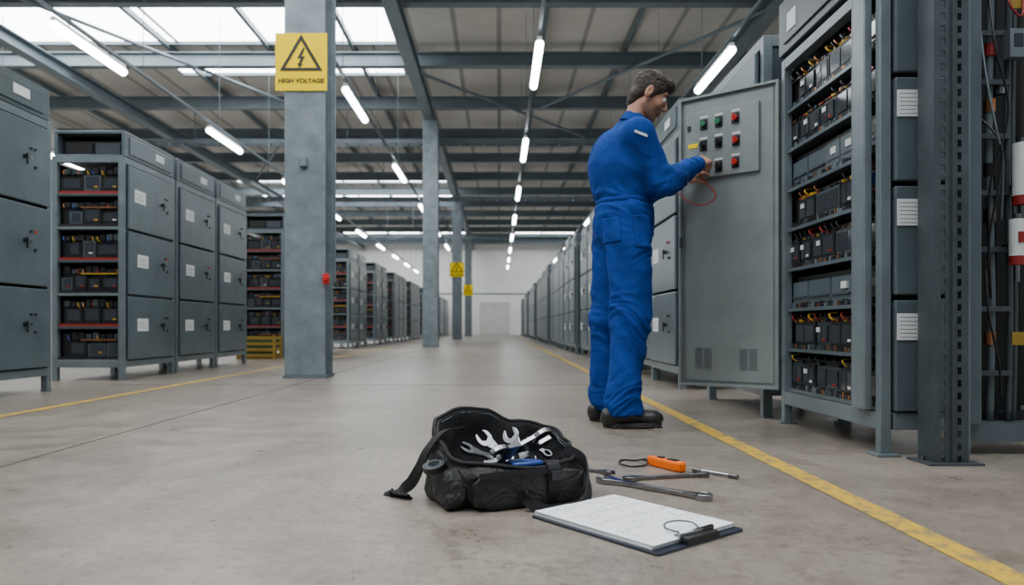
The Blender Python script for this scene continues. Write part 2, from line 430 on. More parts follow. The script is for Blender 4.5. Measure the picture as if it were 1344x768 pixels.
for x in (-11.2,-7.0,-4.9,-3.1,0.9,2.7,6.4):
    b=MB(); b.box(-0.04,0.04,7.2,YF-0.02,0,0.11); o=b.obj("roof_purlin",STEELB,loc=(x,0,6.40))
    tag(o,"slim grey steel purlin running along the roof","steel beam","roof purlins")
for i,(xa,xb,ya,yb) in enumerate([(-9.2,-5.0,9.6,18.6),(-5.0,-9.2,18.6,27.6),(-1.78,2.7,15.6,21.6),(4.6,1.0,12.6,18.6)]):
    b=MB().cyl((0,0,0),(xb-xa,yb-ya,0.1),0.035); o=b.obj("roof_brace",STEELB,loc=(xa,ya,5.95))
    tag(o,"thin diagonal steel brace rod under the roof","brace","roof braces")
def column(x,y,h=5.76):
    c=thing("steel_column","tall grey steel H-section column bolted to the floor" ,"column",(x,y,0),group="hall columns")
    w=0.195
    b=MB(); b.box(-w,w,-0.17,-0.14,0.0301,h).box(-w,w,0.14,0.17,0.0301,h).box(-0.014,0.014,-0.14,0.14,0.0301,h)
    b.box(-w+0.01,w-0.01,-0.14,0.14,h-0.3,h-0.28)
    b.obj("column_shaft",COLM,parent=c,bevel=0.004)
    b=MB().box(-0.205,0.205,-0.19,0.19,0,0.03).obj("base_plate",STEELB,parent=c)
    for sx in(-1,1):
        for sy in(-1,1): MB().cyl((sx*0.12,sy*0.1,0.03),(sx*0.12,sy*0.1,0.06),0.018,6).obj("anchor_bolt",STEELB,parent=c)
    return c
c1=column(-1.86,7.17,6.54); c1["label"]="near grey steel column carrying a high voltage sign"
for i,y in enumerate((18.7,30.3,41.5)): column(-1.74,y)
b=MB().box(-1.90,-1.83,6.945,6.998,2.02,2.11); tag(b.obj("junction_box",GREYL,org=(-1.87,6.97,2.06),bevel=0.005),"small grey junction box on the steel column","junction box")
b=MB(); b.box(-1.675,-1.62,6.94,6.998,0.90,1.0,0); b.cyl((-1.645,6.94,0.95),(-1.645,6.90,0.95),0.022,16,1)
tag(b.obj("emergency_button",[RED,RED],org=(-1.65,6.97,0.95),bevel=0.004),"small red emergency stop box fixed to the column","emergency button")
b=MB(); b.cyl((-1.66,7.37,0.95),(-1.66,7.37,5.6),0.016); tag(b.obj("conduit_pipe",GREYL,org=(-1.66,7.36,0.95)),"thin vertical conduit pipe behind the column","pipe")

def text_mesh(txt,size,bold=0.0):
    cu=bpy.data.curves.new("t",'FONT'); cu.body=txt; cu.size=size; cu.align_x='CENTER'; cu.align_y='CENTER'; cu.offset=bold; cu.extrude=0.0008
    o=bpy.data.objects.new("t",cu); COL.objects.link(o); bpy.context.view_layer.update()
    dg=bpy.context.evaluated_depsgraph_get(); me=bpy.data.meshes.new_from_object(o.evaluated_get(dg))
    bpy.data.objects.remove(o); return me
def sign(loc,w,h):
    s=thing("warning_sign","yellow high voltage warning sign with black lightning triangle","sign",loc,group="high voltage signs")
    MB().box(-w/2,w/2,0,0.006,-h/2,h/2).obj("sign_plate",SIGNY,parent=s,bevel=0.001)
    k=w/0.5; cz=0.03*k
    M=Matrix(((1,0,0,0),(0,0,-1,0),(0,1,0,0),(0,0,0,1)))
    def tri(R): return [(R*math.cos(a)*1.02,cz+R*math.sin(a)) for a in (math.pi/2,math.pi*7/6,math.pi*11/6)]
    o=tri(0.235*k); i_=tri(0.175*k)
    b=MB(); b.add([(x,y,0.003) for x,y in o+i_],[(0,1,4,3),(1,2,5,4),(2,0,3,5)],0,M)
    b.obj("warning_triangle",SIGNK,parent=s)
    bolt=[(0.022,0.115),(-0.042,-0.005),(-0.004,0.0),(-0.026,-0.055),(-0.042,-0.046),(-0.024,-0.105),(0.024,-0.066),(0.002,-0.062),(0.046,0.026),(0.006,0.018),(0.042,0.105)]
    MB().add([(x*k*0.9,(y*0.9+0.035)*k,0.003) for x,y in bolt],[tuple(range(len(bolt)))],0,M).obj("lightning_bolt",SIGNK,parent=s)
    me=text_mesh("HIGH VOLTAGE",0.056*k,0.0022*k); me.materials.clear(); me.materials.append(SIGNK)
    t=bpy.data.objects.new("sign_text",me); COL.objects.link(t); t.parent=s; t.rotation_euler=(math.pi/2,0,0); t.location=(0,-0.002,-0.185*k)
    if me.vertices:
        xs=[v.co.x for v in me.vertices]; t.scale=(0.44*k/(max(xs)-min(xs)),1,1)
    return s
sign((-1.89,6.985,3.025),0.495,0.55)
sign((-1.74,30.10,2.87),0.60,0.60)
sign((-1.74,41.30,2.6),0.55,0.6)

# ------------------------------------------------------------------ lamps
def lamp_template(loc):
    t=thing("fluorescent_lamp","long white fluorescent batten lamp hanging from conduit","lamp",loc,group="hall fluorescent lamps")
    MB().box(-0.03,0.03,-0.84,0.84,0.0,0.05).obj("lamp_housing",WHITE,parent=t,bevel=0.006)
    MB().cyl((0,-0.82,-0.045),(0,0.82,-0.045),0.055,16).obj("lamp_diffuser",LAMP,parent=t)
    MB().cyl((0,-0.5,0.06),(0,-0.5,0.1),0.008).cyl((0,0.5,0.06),(0,0.5,0.1),0.008).box(-0.01,0.01,-0.5,0.5,0.05,0.062).obj("mounting_bracket",STEELB,parent=t)
    return t
T=None
rows=((-5.35,9.6,4.7),(-2.35,12.0,5.3),(0.52,10.2,4.85),(3.05,10.4,4.85),(-9.5,11.0,4.85))
for x,y0,dy in rows:
    y=y0-2*dy if x>-6 else y0  # rows start early: extra lamps out of view, added to light the foreground
    while y<48.5:
        if T is None: T=lamp_template((x,y,4.17)); 
        else: copy_tree(T,(x,y,4.17))
        y+=dy
    b=MB(); b.box(-0.022,0.022,0.2,YF-0.2,0.1,0.14)
    for yy in [2.0+3.0*i for i in range(16)]:
        b.cyl((0,yy,0.14),(0,yy,6.54-4.17),0.006,6)
    tag(b.obj("lighting_conduit",STEELB,loc=(x,0,4.17)),"long slim conduit rail on hanger rods carrying the lamps","conduit","lighting conduits")
for y,z in ((19.1,5.3),(25.2,4.9),(33.9,4.6)):
    b=MB(); b.box(-9,7.5,-0.02,0.0,0,0.1).box(-9,7.5,0.3,0.32,0,0.1)
    for i in range(50): b.box(-9+i*0.33,-8.96+i*0.33,0.0,0.3,0,0.02)
    for xx in (-8,-4,0,4,7): b.cyl((xx,0.15,0.02),(xx,0.15,6.54-z),0.012,6)
    tag(b.obj("cable_tray",STEELB,loc=(0,y,z)),"ladder cable tray hung across the hall","cable tray","ceiling cable trays")

# ------------------------------------------------------------------ standard cabinets
W,D=1.06,0.66
def cabinet(loc,rotz,open_end=False,label=None,group="rows of switchgear cabinets",toph=2.30,seed=0,top=True):
    rnd=random.Random(seed)
    c=thing("switchgear_cabinet",label or "grey steel switchgear cabinet with three doors and white labels","cabinet",loc,rotz,group)
    b=MB()
    for x in (0.0,W-0.05):
        for y in (0.0,D-0.05): b.box(x,x+0.05,y,y+0.05,0.012,2.06); b.box(x,x+0.055,y,y+0.055,0,0.012)
    b.box(0.05,W-0.05,0,0.05,0.12,0.18).box(0.05,W-0.05,0,0.05,2.0,2.06).box(0,0.05,0.05,D-0.05,0.12,0.18).box(W-0.05,W,0.05,D-0.05,0.12,0.18)
    b.box(0,0.05,0.05,D-0.05,2.0,2.06).box(W-0.05,W,0.05,D-0.05,2.0,2.06)
    b.box(0.05,W-0.05,D-0.03,D-0.01,0.18,2.0,1)
    b.box(0.05,W-0.05,0.05,D-0.03,0.14,0.16,1)
    b.box(W-0.02,W-0.01,0.05,D-0.05,0.18,2.0,1)
    if not open_end: b.box(0.01,0.02,0.05,D-0.05,0.18,2.0,1)
    else:
        for i in range(6): z=0.18+i*0.305; b.box(0.006,W-0.05,0.03,D-0.03,z-0.012,z+0.012,1 if i%2 else 0)
    b.box(0.05,W-0.05,0.05,D-0.03,2.04,2.05,1)
    b.obj("cabinet_frame",[GREYL,GREYD],parent=c,bevel=0.003)
    if top:
        b=MB()
        if open_end:
            b.box(0.02,W-0.02,0.0,D-0.01,toph-0.03,toph,0).box(0.02,W-0.02,0.0,0.03,2.065,toph-0.03,0).box(0.02,W-0.02,D-0.04,D-0.01,2.065,toph-0.03,0).box(0.02,W-0.02,0.03,D-0.04,2.065,2.08,0).box(W-0.05,W-0.02,0.03,D-0.04,2.08,toph-0.03,0)
            b.box(0.10,W-0.08,0.05,D-0.06,2.081,2.22,1).box(0.08,0.10,0.07,0.30,2.095,2.20,2).box(0.08,0.10,0.33,0.58,2.095,2.20,1)
        else: b.box(0.02,W-0.02,0.0,D-0.01,2.065,toph,0)
        b.box(0.10,W-0.10,-0.012,0.0,2.095,toph-0.04,0)
        tp=b.obj("top_enclosure",[GREY,BLACK,GREYD],parent=c,bevel=0.006)
        MB().box(0.60,0.78,-0.016,-0.012,toph-0.15,toph-0.08).obj("label_plate",LABELM,parent=tp)
    for i in range(3):
        z0=0.19+i*0.605; z1=z0+0.585
        d=MB().box(0.055,W-0.055,-0.026,-0.002,z0,z1,0).obj("cabinet_door",GREY,parent=c,bevel=0.008)
        zc=(z0+z1)/2; dx=rnd.uniform(-0.03,0.03)
        lp_=MB().box(0.18+dx,0.39+dx,-0.029,-0.026,zc-0.03,zc+0.09); 
        for j in range(3): lp_.box(0.21+dx,0.35+dx-0.03*(j%2),-0.0295,-0.029,zc+0.0+j*0.024,zc+0.004+j*0.024,1)
        lp_.obj("label_plate",[LABELM,GREYD],parent=d)
        k=MB(); k.cyl((0.70,-0.026,zc+0.03),(0.70,-0.045,zc+0.03),0.016,12,0); k.box(0.694,0.706,-0.055,-0.045,zc-0.03,zc+0.05,0)
        k.obj("door_handle",BLACK,parent=d)
        for ddx,dz_,r_,m_ in ((0.07,0.10,0.010,BLACK),(0.07,0.03,0.010,CHROME),(0.12,0.10,0.009,RED if i==1 else BLACK),(0.12,-0.03,0.011,BLACK)):
            MB().cyl((0.70+ddx,-0.026,zc+dz_),(0.70+ddx,-0.038,zc+dz_),r_,10).obj("indicator_knob",m_,parent=d)
    if open_end:
        for i in range(6):
            z=0.18+i*0.305+0.0125
            k=MB(); k.box(0.07,W-0.09,0.05,D-0.06,z,z+0.23,0)
            y0=0.055
            while y0<D-0.16:
                wd=rnd.choice((0.13,0.17,0.22)); wd=min(wd,D-0.06-y0); h_=rnd.uniform(0.11,0.15)
                k.box(0.034,0.07,y0,y0+wd-0.01,z+0.028,z+0.028+h_,1 if rnd.random()<0.3 else 0)
                k.box(0.029,0.034,y0+0.02,y0+wd-0.035,z+0.055,z+0.015+h_,2)
                if rnd.random()<0.6: k.box(0.026,0.029,y0+0.025,y0+0.06,z+0.06,z+0.072,rnd.choice((3,6,7,6)))
                y0+=wd
            k.box(0.015,0.045,0.05,D-0.06,z+0.0,z+0.024,3 if i%2 else 4)
            y0=0.06
            while y0<D-0.12:
                k.box(0.045,0.07,y0,y0+0.05,z+0.185,z+0.185+rnd.uniform(0.03,0.07),rnd.choice((0,0,1,4))); y0+=0.065
            if i%2==0: k.box(0.030,0.045,0.08,D-0.25,z+0.175,z+0.187,6 if i==2 else 5)
            for j in range(12): 
                if rnd.random()<0.4: continue
                yy=0.07+j*0.045; mi=rnd.choice((0,0,5,6,3,4,4,8,6))
                k.tube([(0.068,yy,z+0.165),(0.04,yy+0.005,z+0.185),(0.043,yy+0.015,z+0.215),(0.08,yy+0.02,z+0.225)],0.006,6,mi)
            k.obj("device_tray",[BLACK,GREYD,GLASSD,REDD,DARK,COPPER,YEL,WHITE,BLUEP],parent=c)
    return c
XLF=-3.44
A90=math.pi/2
Lo=cabinet((XLF,6.70,0),A90,True,"grey switchgear cabinet with open rack side showing device trays",seed=2)
Lc=cabinet((XLF,7.80,0),A90,seed=3)
copy_tree(Lc,(XLF,8.90,0))
copy_tree(Lc,(XLF,4.56,0)); copy_tree(Lc,(XLF,3.46,0))
for blk in ((11.7,3),(16.76,2),(20.3,2),(23.9,3),(28.4,3),(33.0,3),(37.6,3),(42.2,3),(46.2,3)):
    y0,n=blk
    dd=3 if y0<21 else 2
    for i in range(n):
        copy_tree(Lo if i==0 else Lc,(XLF,y0+i*1.10,0),depth=dd)
cr=thing("storage_crate","dull yellow and green plastic storage crate beside the rack","crate",(-3.75,11.45,0))
b=MB(); 
for z in (0.03,0.12,0.21,0.30): b.box(-0.28,0.28,-0.17,-0.155,z,z+0.05).box(-0.28,0.28,0.155,0.17,z,z+0.05).box(-0.28,-0.265,-0.155,0.155,z,z+0.05).box(0.265,0.28,-0.155,0.155,z,z+0.05)
for sx in (-1,1):
    for sy in (-1,1): b.box(sx*0.28-0.02,sx*0.28+0.02,sy*0.17-0.02,sy*0.17+0.02,0,0.37)
b.box(-0.265,0.265,-0.155,0.155,0.0,0.02)
b.obj("crate_body",YELD,parent=cr); MB().box(-0.24,0.24,-0.13,0.13,0.021,0.28).obj("crate_liner",GREENC,parent=cr,bevel=0.01)
Ra=cabinet((1.42,3.93+W,0),-A90,label="grey steel switchgear cabinet without a top box, behind the open door",top=False,seed=5)
R1=cabinet((1.42,5.75+W,0),-A90,seed=6,toph=2.30)
R2=cabinet((1.45,6.84+W,0),-A90,seed=8,toph=2.20)
y=8.30; i=0; xoff=(1.42,1.46,1.40)
while y<47:
    src=(R1,R2,R1,R2,R2)[i%5]
    copy_tree(src,(xoff[(i//2)%3],y+W,0),depth=3 if y<15 else 2)
    y+=1.09; i+=1
    if i%2==0: y+=0.34

# ------------------------------------------------------------------ open cabinet A
FX=1.44
A=thing("open_switchgear_cabinet","open grey switchgear cabinet with breaker modules and swung door","cabinet",(1.61,3.25,0))
Y0,Y1,X1=2.76,3.74,1.78
b=MB()
for y in (Y0,Y1-0.05):
    b.box(FX,FX+0.04,y,y+0.04,0.012,1.84); b.box(X1-0.05,X1,y,y+0.05,0.012,1.84)
    b.box(FX-0.02,FX+0.07,y-0.02 if y==Y0 else y,y+0.07 if y==Y0 else y+0.05,0,0.012)
    b.box(X1-0.07,X1,y,y+0.05,0,0.012)
for z0,z1 in ((0.10,0.165),(1.79,1.84)):
    b.box(FX,FX+0.05,Y0+0.04,Y1-0.05,z0,z1).box(X1-0.05,X1,Y0+0.05,Y1-0.05,z0,z1)
    b.box(FX+0.05,X1-0.05,Y0,Y0+0.05,z0,z1).box(FX+0.05,X1-0.05,Y1-0.05,Y1,z0,z1)
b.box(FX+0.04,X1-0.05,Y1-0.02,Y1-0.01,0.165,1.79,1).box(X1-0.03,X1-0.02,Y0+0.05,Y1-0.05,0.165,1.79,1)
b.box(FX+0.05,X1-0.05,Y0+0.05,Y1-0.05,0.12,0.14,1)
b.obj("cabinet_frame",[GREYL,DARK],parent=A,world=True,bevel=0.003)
b=MB(); b.box(FX-0.03,FX-0.002,Y0+0.06,Y0+0.068,0.17,1.98); b.box(FX-0.03,FX-0.022,Y0+0.068,Y0+0.162,0.17,1.98); b.box(FX-0.03,FX-0.002,Y0+0.162,Y0+0.17,0.17,1.98)
b.obj("front_channel",GREYL,parent=A,world=True,bevel=0.003)
for z0,z1 in ((0.17,0.59),(0.61,1.02),(1.04,1.43),(1.45,1.76)):
    p=MB().box(FX+0.05,X1-0.055,Y0-0.012,Y0+0.02,z0,z1).obj("side_panel",GREY,parent=A,world=True,bevel=0.006)
    if z1<1.7:
        zc=z1-0.10
        lb=MB().box(FX+0.055,FX+0.155,Y0-0.016,Y0-0.012,zc-0.05,zc+0.05)
        for j in range(6): lb.box(FX+0.063,FX+0.147-0.02*(j%2),Y0-0.0165,Y0-0.016,zc-0.040+j*0.015,zc-0.0385+j*0.015,1)
        lb.obj("label_plate",[LABELM,GREYD],parent=p,world=True)
b=MB(); b.box(FX-0.01,X1,Y0,Y1,1.86,2.13); b.box(FX-0.02,FX-0.01,Y0+0.08,Y1-0.08,1.90,2.09)
t=b.obj("top_enclosure",GREYD,parent=A,world=True,bevel=0.006)
MB().box(FX-0.024,FX-0.02,3.50,3.60,1.94,2.03).obj("label_plate",LABELM,parent=t,world=True)
nR=8; dz=(1.77-0.175)/nR
for i in range(nR):
    z=0.172+i*dz
    b=MB(); xf=FX+0.055; rnd=random.Random(i+40)
    b.box(xf-0.03,X1-0.06,Y0+0.06,Y1-0.04,z,z+0.010,7)
    b.box(xf,X1-0.1,Y0+0.06,Y1-0.05,z+0.010,z+0.165,0)
    y=Y0+0.07
    while y<Y1-0.14:
        wd=min(rnd.choice((0.14,0.2,0.24)),Y1-0.05-y)
        pm=1 if i in (2,5) else (0 if rnd.random()<0.6 else 7)
        b.box(xf-0.014-rnd.choice((0,0.006)),xf,y,y+wd-0.01,z+0.034,z+0.140,pm)
        if i not in (2,5):
            b.box(xf-0.023,xf-0.014,y+0.015,y+wd*0.48,z+0.048,z+0.126,2)
            b.box(xf-0.023,xf-0.014,y+wd*0.54,y+wd-0.025,z+0.048,z+0.126,2)
            if rnd.random()<0.6: b.box(xf-0.026,xf-0.023,y+0.03,y+0.055,z+0.055,z+0.067,3 if rnd.random()<0.4 else 6)
            if rnd.random()<0.5: b.box(xf-0.026,xf-0.023,y+wd*0.6,y+wd*0.6+0.035,z+0.095,z+0.117,6)
        else:
            b.box(xf-0.023,xf-0.014,y+0.01,y+wd-0.02,z+0.06,z+0.068,7)
            if rnd.random()<0.5: b.box(xf-0.024,xf-0.014,y+0.03,y+0.08,z+0.085,z+0.115,6)
        y+=wd
    b.box(xf-0.040,xf-0.03,Y0+0.06,Y1-0.05,z-0.004,z+0.012,1)
    for j in range(34):
        yy=Y0+0.075+j*0.0248; b.box(xf-0.030,xf-0.012,yy,yy+0.018,z+0.0125,z+0.030+0.004*(j%3),rnd.choice((0,0,0,7,7,8,5,0)))
        if i not in (2,5) and rnd.random()<0.75:
            b.box(xf-0.020,xf-0.002,yy,yy+0.017,z+0.142,z+0.150+0.008*rnd.random(),rnd.choice((0,0,4,7,0,4,5,3) if i in (1,4,6) else (0,0,0,7,4,5,0)))
    if i not in (2,5):
        for j in range(16):
            if rnd.random()<0.45: continue
            y=Y0+0.08+j*0.053+rnd.uniform(-0.015,0.015)
            mi=rnd.choice((4,0,0,0,5,0,7,3) if i not in (1,4) else (4,4,0,0,5,0,3,0))
            b.tube(crv([(xf-0.015,y,z+0.150),(xf-0.030,y+0.004,z+0.156),(xf-0.030,y+0.022,z+0.176),(xf+0.01,y+0.03,z+0.182)],3),rnd.choice((0.003,0.004,0.0045)),6,mi)
    b.obj("breaker_module",[BLACK,GREY,GLASSD,REDD,YEL,COPPER,WHITE,GREYD,GREYL],parent=A,world=True)
dO=Vector((1.017,4.10,0.167)); th=math.atan2(-0.35,0.423)
b=MB(); b.box(0,0.549,0,0.004,0,1.59); 
for x0,x1,z0,z1 in ((0,0.014,0,1.59),(0.535,0.549,0,1.59),(0.014,0.535,0,0.014),(0.014,0.535,1.576,1.59)): b.box(x0,x1,-0.022,0.03,z0,z1)
b.box(0.03,0.519,-0.006,0.0,0.03,1.56)
door=b.obj("cabinet_door",DOORM,parent=A,bevel=0.002,label="open light grey enamel door with button panel and vents")
door.location=dO-A.location; door.rotation_euler=(0,0,th)
def dpart(mb,name,mats,**k): return mb.obj(name,mats,parent=door,**k)
dpart(MB().box(0.045,0.45,-0.026,-0.006,1.135,1.50),"control_panel",DOORM,bevel=0.003)
btn=[(0.151,1.425,GREEN),(0.235,1.425,GREEN),(0.327,1.430,RED),(0.148,1.31,BLACK),(0.235,1.315,BLACK),(0.330,1.31,RED),(0.165,1.19,BLACK),(0.327,1.195,RED),(0.235,1.185,BLACK)]
for x,z,m in btn:
    b=MB(); b.box(x-0.020,x+0.020,-0.034,-0.026,z-0.027,z+0.027,1); b.cyl((x,-0.034,z),(x,-0.054,z),0.015,16,0)
    if m is not GREEN: b.box(x-0.005,x+0.005,-0.062,-0.054,z-0.018,z+0.018,0)
    dpart(b,"push_button",[m,BLACK],bevel=0.002)
    dpart(MB().box(x-0.022,x+0.022,-0.029,-0.026,z+0.034,z+0.046),"button_label",WHITE)
dpart(MB().box(0.055,0.075,-0.030,-0.026,1.40,1.43),"indicator_light",BLACK)
dpart(MB().box(0.060,0.115,-0.0285,-0.026,1.305,1.33),"warning_label",SIGNY)
for x0 in (0.09,0.34):
    b=MB()
    for i in range(9): b.box(x0,x0+0.042,-0.010,-0.006,0.10+i*0.013,0.103+i*0.013); b.box(x0+0.052,x0+0.094,-0.010,-0.006,0.10+i*0.013,0.103+i*0.013)
    dpart(b,"vent_louvre",VENTM)
for z in (0.2,0.8,1.4): dpart(MB().cyl((0.556,0.01,z-0.04),(0.556,0.01,z+0.04),0.010,10),"door_hinge",STEELB)
dpart(MB().box(0.010,0.024,-0.04,-0.022,0.76,0.82),"door_handle",GREYD,bevel=0.004)

# ------------------------------------------------------------------ perforated strut
st=thing("perforated_strut","tall perforated steel upright bolted to the floor beside the cabinet","steel upright",(1.61,2.60,0))
STRM=mat("strut_steel",(0.075,0.093,0.103),0.4,0.4,0.25,8,0.05,80,scuff=0.4)
b=MB(); x0,x1=1.545,1.67; yf=2.60
for a,c in ((x0,x0+0.026),(x0+0.042,x0+0.085),(x1-0.026,x1)): b.box(a,c,yf,yf+0.006,0.01,2.7)
z=0.03
while z<2.68:
    b.box(x0+0.026,x0+0.042,yf,yf+0.006,z,z+0.020); b.box(x0+0.085,x1-0.026,yf,yf+0.006,z,z+0.020); z+=0.045
b.box(x0,x0+0.006,yf+0.006,yf+0.10,0.01,2.7).box(x1-0.006,x1,yf+0.006,yf+0.10,0.01,2.7)
b.box(x0+0.062,x0+0.067,yf-0.012,yf,0.01,2.7)
b.obj("upright_channel",STRM,parent=st,world=True,bevel=0.001)
MB().box(x0-0.035,x1+0.035,yf-0.035,yf+0.11,0,0.008).obj("base_plate",STRM,parent=st,world=True)
for xx in (x0-0.018,x1+0.018): MB().cyl((xx,yf+0.04,0.008),(xx,yf+0.04,0.025),0.010,6).obj("anchor_bolt",STEELT,parent=st,world=True)

# ------------------------------------------------------------------ rack B
B=thing("equipment_rack","open grey equipment rack with pipes, cables and labelled cylinders","rack",(2.6,3.0,0))
bx0,bx1,by0,by1=2.14,3.4,2.86,3.55
b=MB()
for x in (bx0,bx1-0.05):
    for y in (by0,by1-0.05): b.box(x,x+0.05,y,y+0.05,0.0,2.5)
for z in (0.05,1.25,2.44): b.box(bx0+0.05,bx1-0.05,by0,by0+0.05,z,z+0.06).box(bx0+0.05,bx1-0.05,by1-0.05,by1,z,z+0.06)
b.box(bx0+0.05,bx1-0.05,by1-0.02,by1-0.01,0.11,2.44,1)
b.obj("rack_frame",[GREYL,DARK],parent=B,world=True,bevel=0.003)
b=MB(); b.box(1.79,1.835,2.78,2.80,0.12,2.5).box(1.79,1.80,2.80,2.86,0.12,2.5).box(1.825,1.835,2.80,2.86,0.12,2.5)
b.obj("mounting_channel",GREY,parent=B,world=True,bevel=0.002)
MB().box(1.79,2.14,2.80,2.885,0.05,0.12).obj("base_rail",GREY,parent=B,world=True)
for i,(x,y,r,m) in enumerate(((1.865,2.87,0.012,BLACK),(1.895,2.90,0.009,GREYD),(1.925,2.87,0.014,STEELB),(1.962,2.90,0.010,BLACK),(1.99,2.86,0.012,GREYD),(2.025,2.88,0.010,GREYD))):
    MB().tube(crv([(x,y,0.12),(x+0.004,y-0.005,0.6),(x-0.004,y,1.2),(x+0.003,y,1.8),(x,y,2.5)],6),r,10).obj("vertical_pipe",m,parent=B,world=True,smooth=True)
for z in (0.30,0.55,0.78,1.0,1.22,1.43,1.62,1.8):
    b=MB(); b.box(1.85,1.985,2.835,2.85,z,z+0.02,0); b.cyl((1.865,2.845,z+0.01),(1.865,2.825,z+0.01),0.007,6,0)
    b.obj("pipe_clamp",GREYD,parent=B,world=True)
for (x,z,m) in ((1.925,0.42,COPPER),(1.925,0.90,STEELT),(1.865,1.12,STEELT),(1.925,1.33,COPPER),(1.865,0.66,COPPER),(1.925,1.55,REDD),(1.865,1.72,STEELT),(1.865,0.48,YELD),(1.925,1.08,BLACK),(1.962,1.40,STEELT)):
    MB().cyl((x,2.87,z),(x,2.87,z+0.05),0.021,12).obj("pipe_fitting",m,parent=B,world=True)
for cx,z0,z1,r_ in ((1.995,0.99,1.19,0.032),(1.975,0.76,0.90,0.026)):
    b=MB(); b.cyl((cx,2.79,z0),(cx,2.79,z1),r_,24,0); b.cyl((cx,2.79,z0-0.035),(cx,2.79,z0),r_*0.97,24,1)
    b.box(cx-0.012,cx+0.012,2.79-r_-0.004,2.79-r_+0.001,z0+0.05,z0+0.09,1); b.cyl((cx,2.79,z1),(cx,2.79,z1+0.02),r_*0.6,16,2); b.cyl((cx,2.79,z0-0.10),(cx,2.79,z0-0.035),0.010,12,2)
    b.box(cx-0.008,cx+0.008,2.79,2.86,z0+0.03,z0+0.05,2)
    b.obj("labelled_cylinder",[LABELM,REDD,STEELT],parent=B,world=True)
b=MB(); b.box(1.95,2.02,2.79,2.83,1.52,1.63,0); b.box(1.965,2.0,2.787,2.79,1.56,1.61,1); b.obj("meter_box",[GREYL,GLASSD],parent=B,world=True,bevel=0.004)
MB().box(1.965,2.03,2.80,2.805,0.42,0.47).obj("warning_label",YELD,parent=B,world=True)
MB().box(1.96,2.01,2.80,2.805,1.71,1.75).obj("warning_label",YELD,parent=B,world=True)
for pts,m in (([(1.86,2.84,1.72),(1.85,2.78,1.45),(1.88,2.76,1.22),(1.93,2.80,1.12),(1.95,2.84,0.9)],GREYL),([(1.90,2.84,1.8),(1.88,2.77,1.55),(1.93,2.77,1.3),(1.87,2.79,1.0),(1.91,2.84,0.6)],BLACK),([(1.96,2.83,1.85),(1.94,2.78,1.72),(1.99,2.78,1.68),(2.02,2.83,1.9)],REDD),([(1.89,2.84,0.75),(1.86,2.78,0.55),(1.90,2.78,0.35),(1.95,2.84,0.2)],BLACK),([(1.87,2.84,1.3),(1.90,2.76,1.15),(1.86,2.77,0.85),(1.89,2.83,0.7)],BLACK)):
    MB().tube(crv(pts),0.0042,8).obj("cable",m,parent=B,world=True,smooth=True)
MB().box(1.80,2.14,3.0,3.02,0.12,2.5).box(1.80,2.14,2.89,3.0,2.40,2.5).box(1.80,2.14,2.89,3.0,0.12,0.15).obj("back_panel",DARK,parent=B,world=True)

# ------------------------------------------------------------------ tool bag
bc=Vector((0.026,2.11,0)); ba=math.radians(24)
bag=thing("tool_bag","black canvas tool bag standing open on the concrete floor","bag",tuple(bc),ba)
def sup(th,a,bb,e=2.6):
    c,s_=math.cos(th),math.sin(th)
    return (a*math.copysign(abs(c)**(2/e),c), bb*math.copysign(abs(s_)**(2/e),s_))
def rimz(x,y):
    v=y/0.13; u=x/0.2
    return 0.160+0.058*max(-1,min(1,v))-0.026*u*(0.5+0.5*v)-0.010*(u*u)*(0.5+0.5*v)
N=150
prof=[(0.0,0.004,0),(0.6,0.003,0),(0.96,0.004,0),(1.03,0.016,0)]
for q in (0.12,0.24,0.36,0.48,0.6,0.7,0.8,0.88,0.95,1.0): prof.append((1.03+0.05*math.sin(math.pi*q*0.8)-0.05*q,q,1))
RI=len(prof)-1
prof+=[(0.955,1.0,1),(0.935,0.95,1),(0.93,0.85,1),(0.92,0.75,1),(0.91,0.6,1),(0.90,0.5,1),(0.87,0.075,2),(0.4,0.075,2),(0.0,0.078,2)]
vs=[];fs=[]
for pi_,(sc,q,md) in enumerate(prof):
    for k in range(N):
        t=2*math.pi*k/N; x,y=sup(t,0.20,0.13,2.7)
        xx,yy=x,y; x*=sc;y*=sc
        if md==1: z=q*rimz(xx,yy); y+=0.035*q*q*(1 if yy>0 else 0.2)
        else: z=q
        if 3<=pi_<=RI+5:
            qq=math.sin(math.pi*min(1,max(0,q)))*0.6+0.5 if md==1 else 0.4
            n=noise.noise(Vector((xx*12,yy*12,q*3.0)))*0.024*qq+(0.5-abs(noise.noise(Vector((xx*18+3,yy*18,q*6+5+xx*10)))))*0.018*qq
            r=math.hypot(x,y)+1e-6; x+=x/r*n; y+=y/r*n
            if q>0.5 and md==1: z+=noise.noise(Vector((xx*11,yy*11,2.0)))*0.026*q
        vs.append((x,y,z))
for i in range(len(prof)-1):
    for k in range(N):
        k2=(k+1)%N; fs.append((i*N+k,i*N+k2,(i+1)*N+k2,(i+1)*N+k)) 
b=MB(); b.add(vs,fs); b.m=[1 if (i//N)>=RI+1 else 0 for i in range(len(fs))]
bo=b.obj("bag_body",[BAGM,BAGIN],parent=bag,smooth=True)
rim=[Vector(vs[RI*N+(k%N)])+Vector((0,0,0.003)) for k in range(N+1)]
MB().tube(rim,0.0060,8).obj("rim_piping",STRAP,parent=bag,smooth=True)
zp=[Vector((p.x*0.95,p.y*0.95,p.z-0.012)) for p in rim]
MB().tube(zp,0.003,6).obj("zipper",GREYD,parent=bag,smooth=True)
lid=[];lf=[]; nu,nv=44,8
k0,k1=int(N*0.02),int(N*0.54)
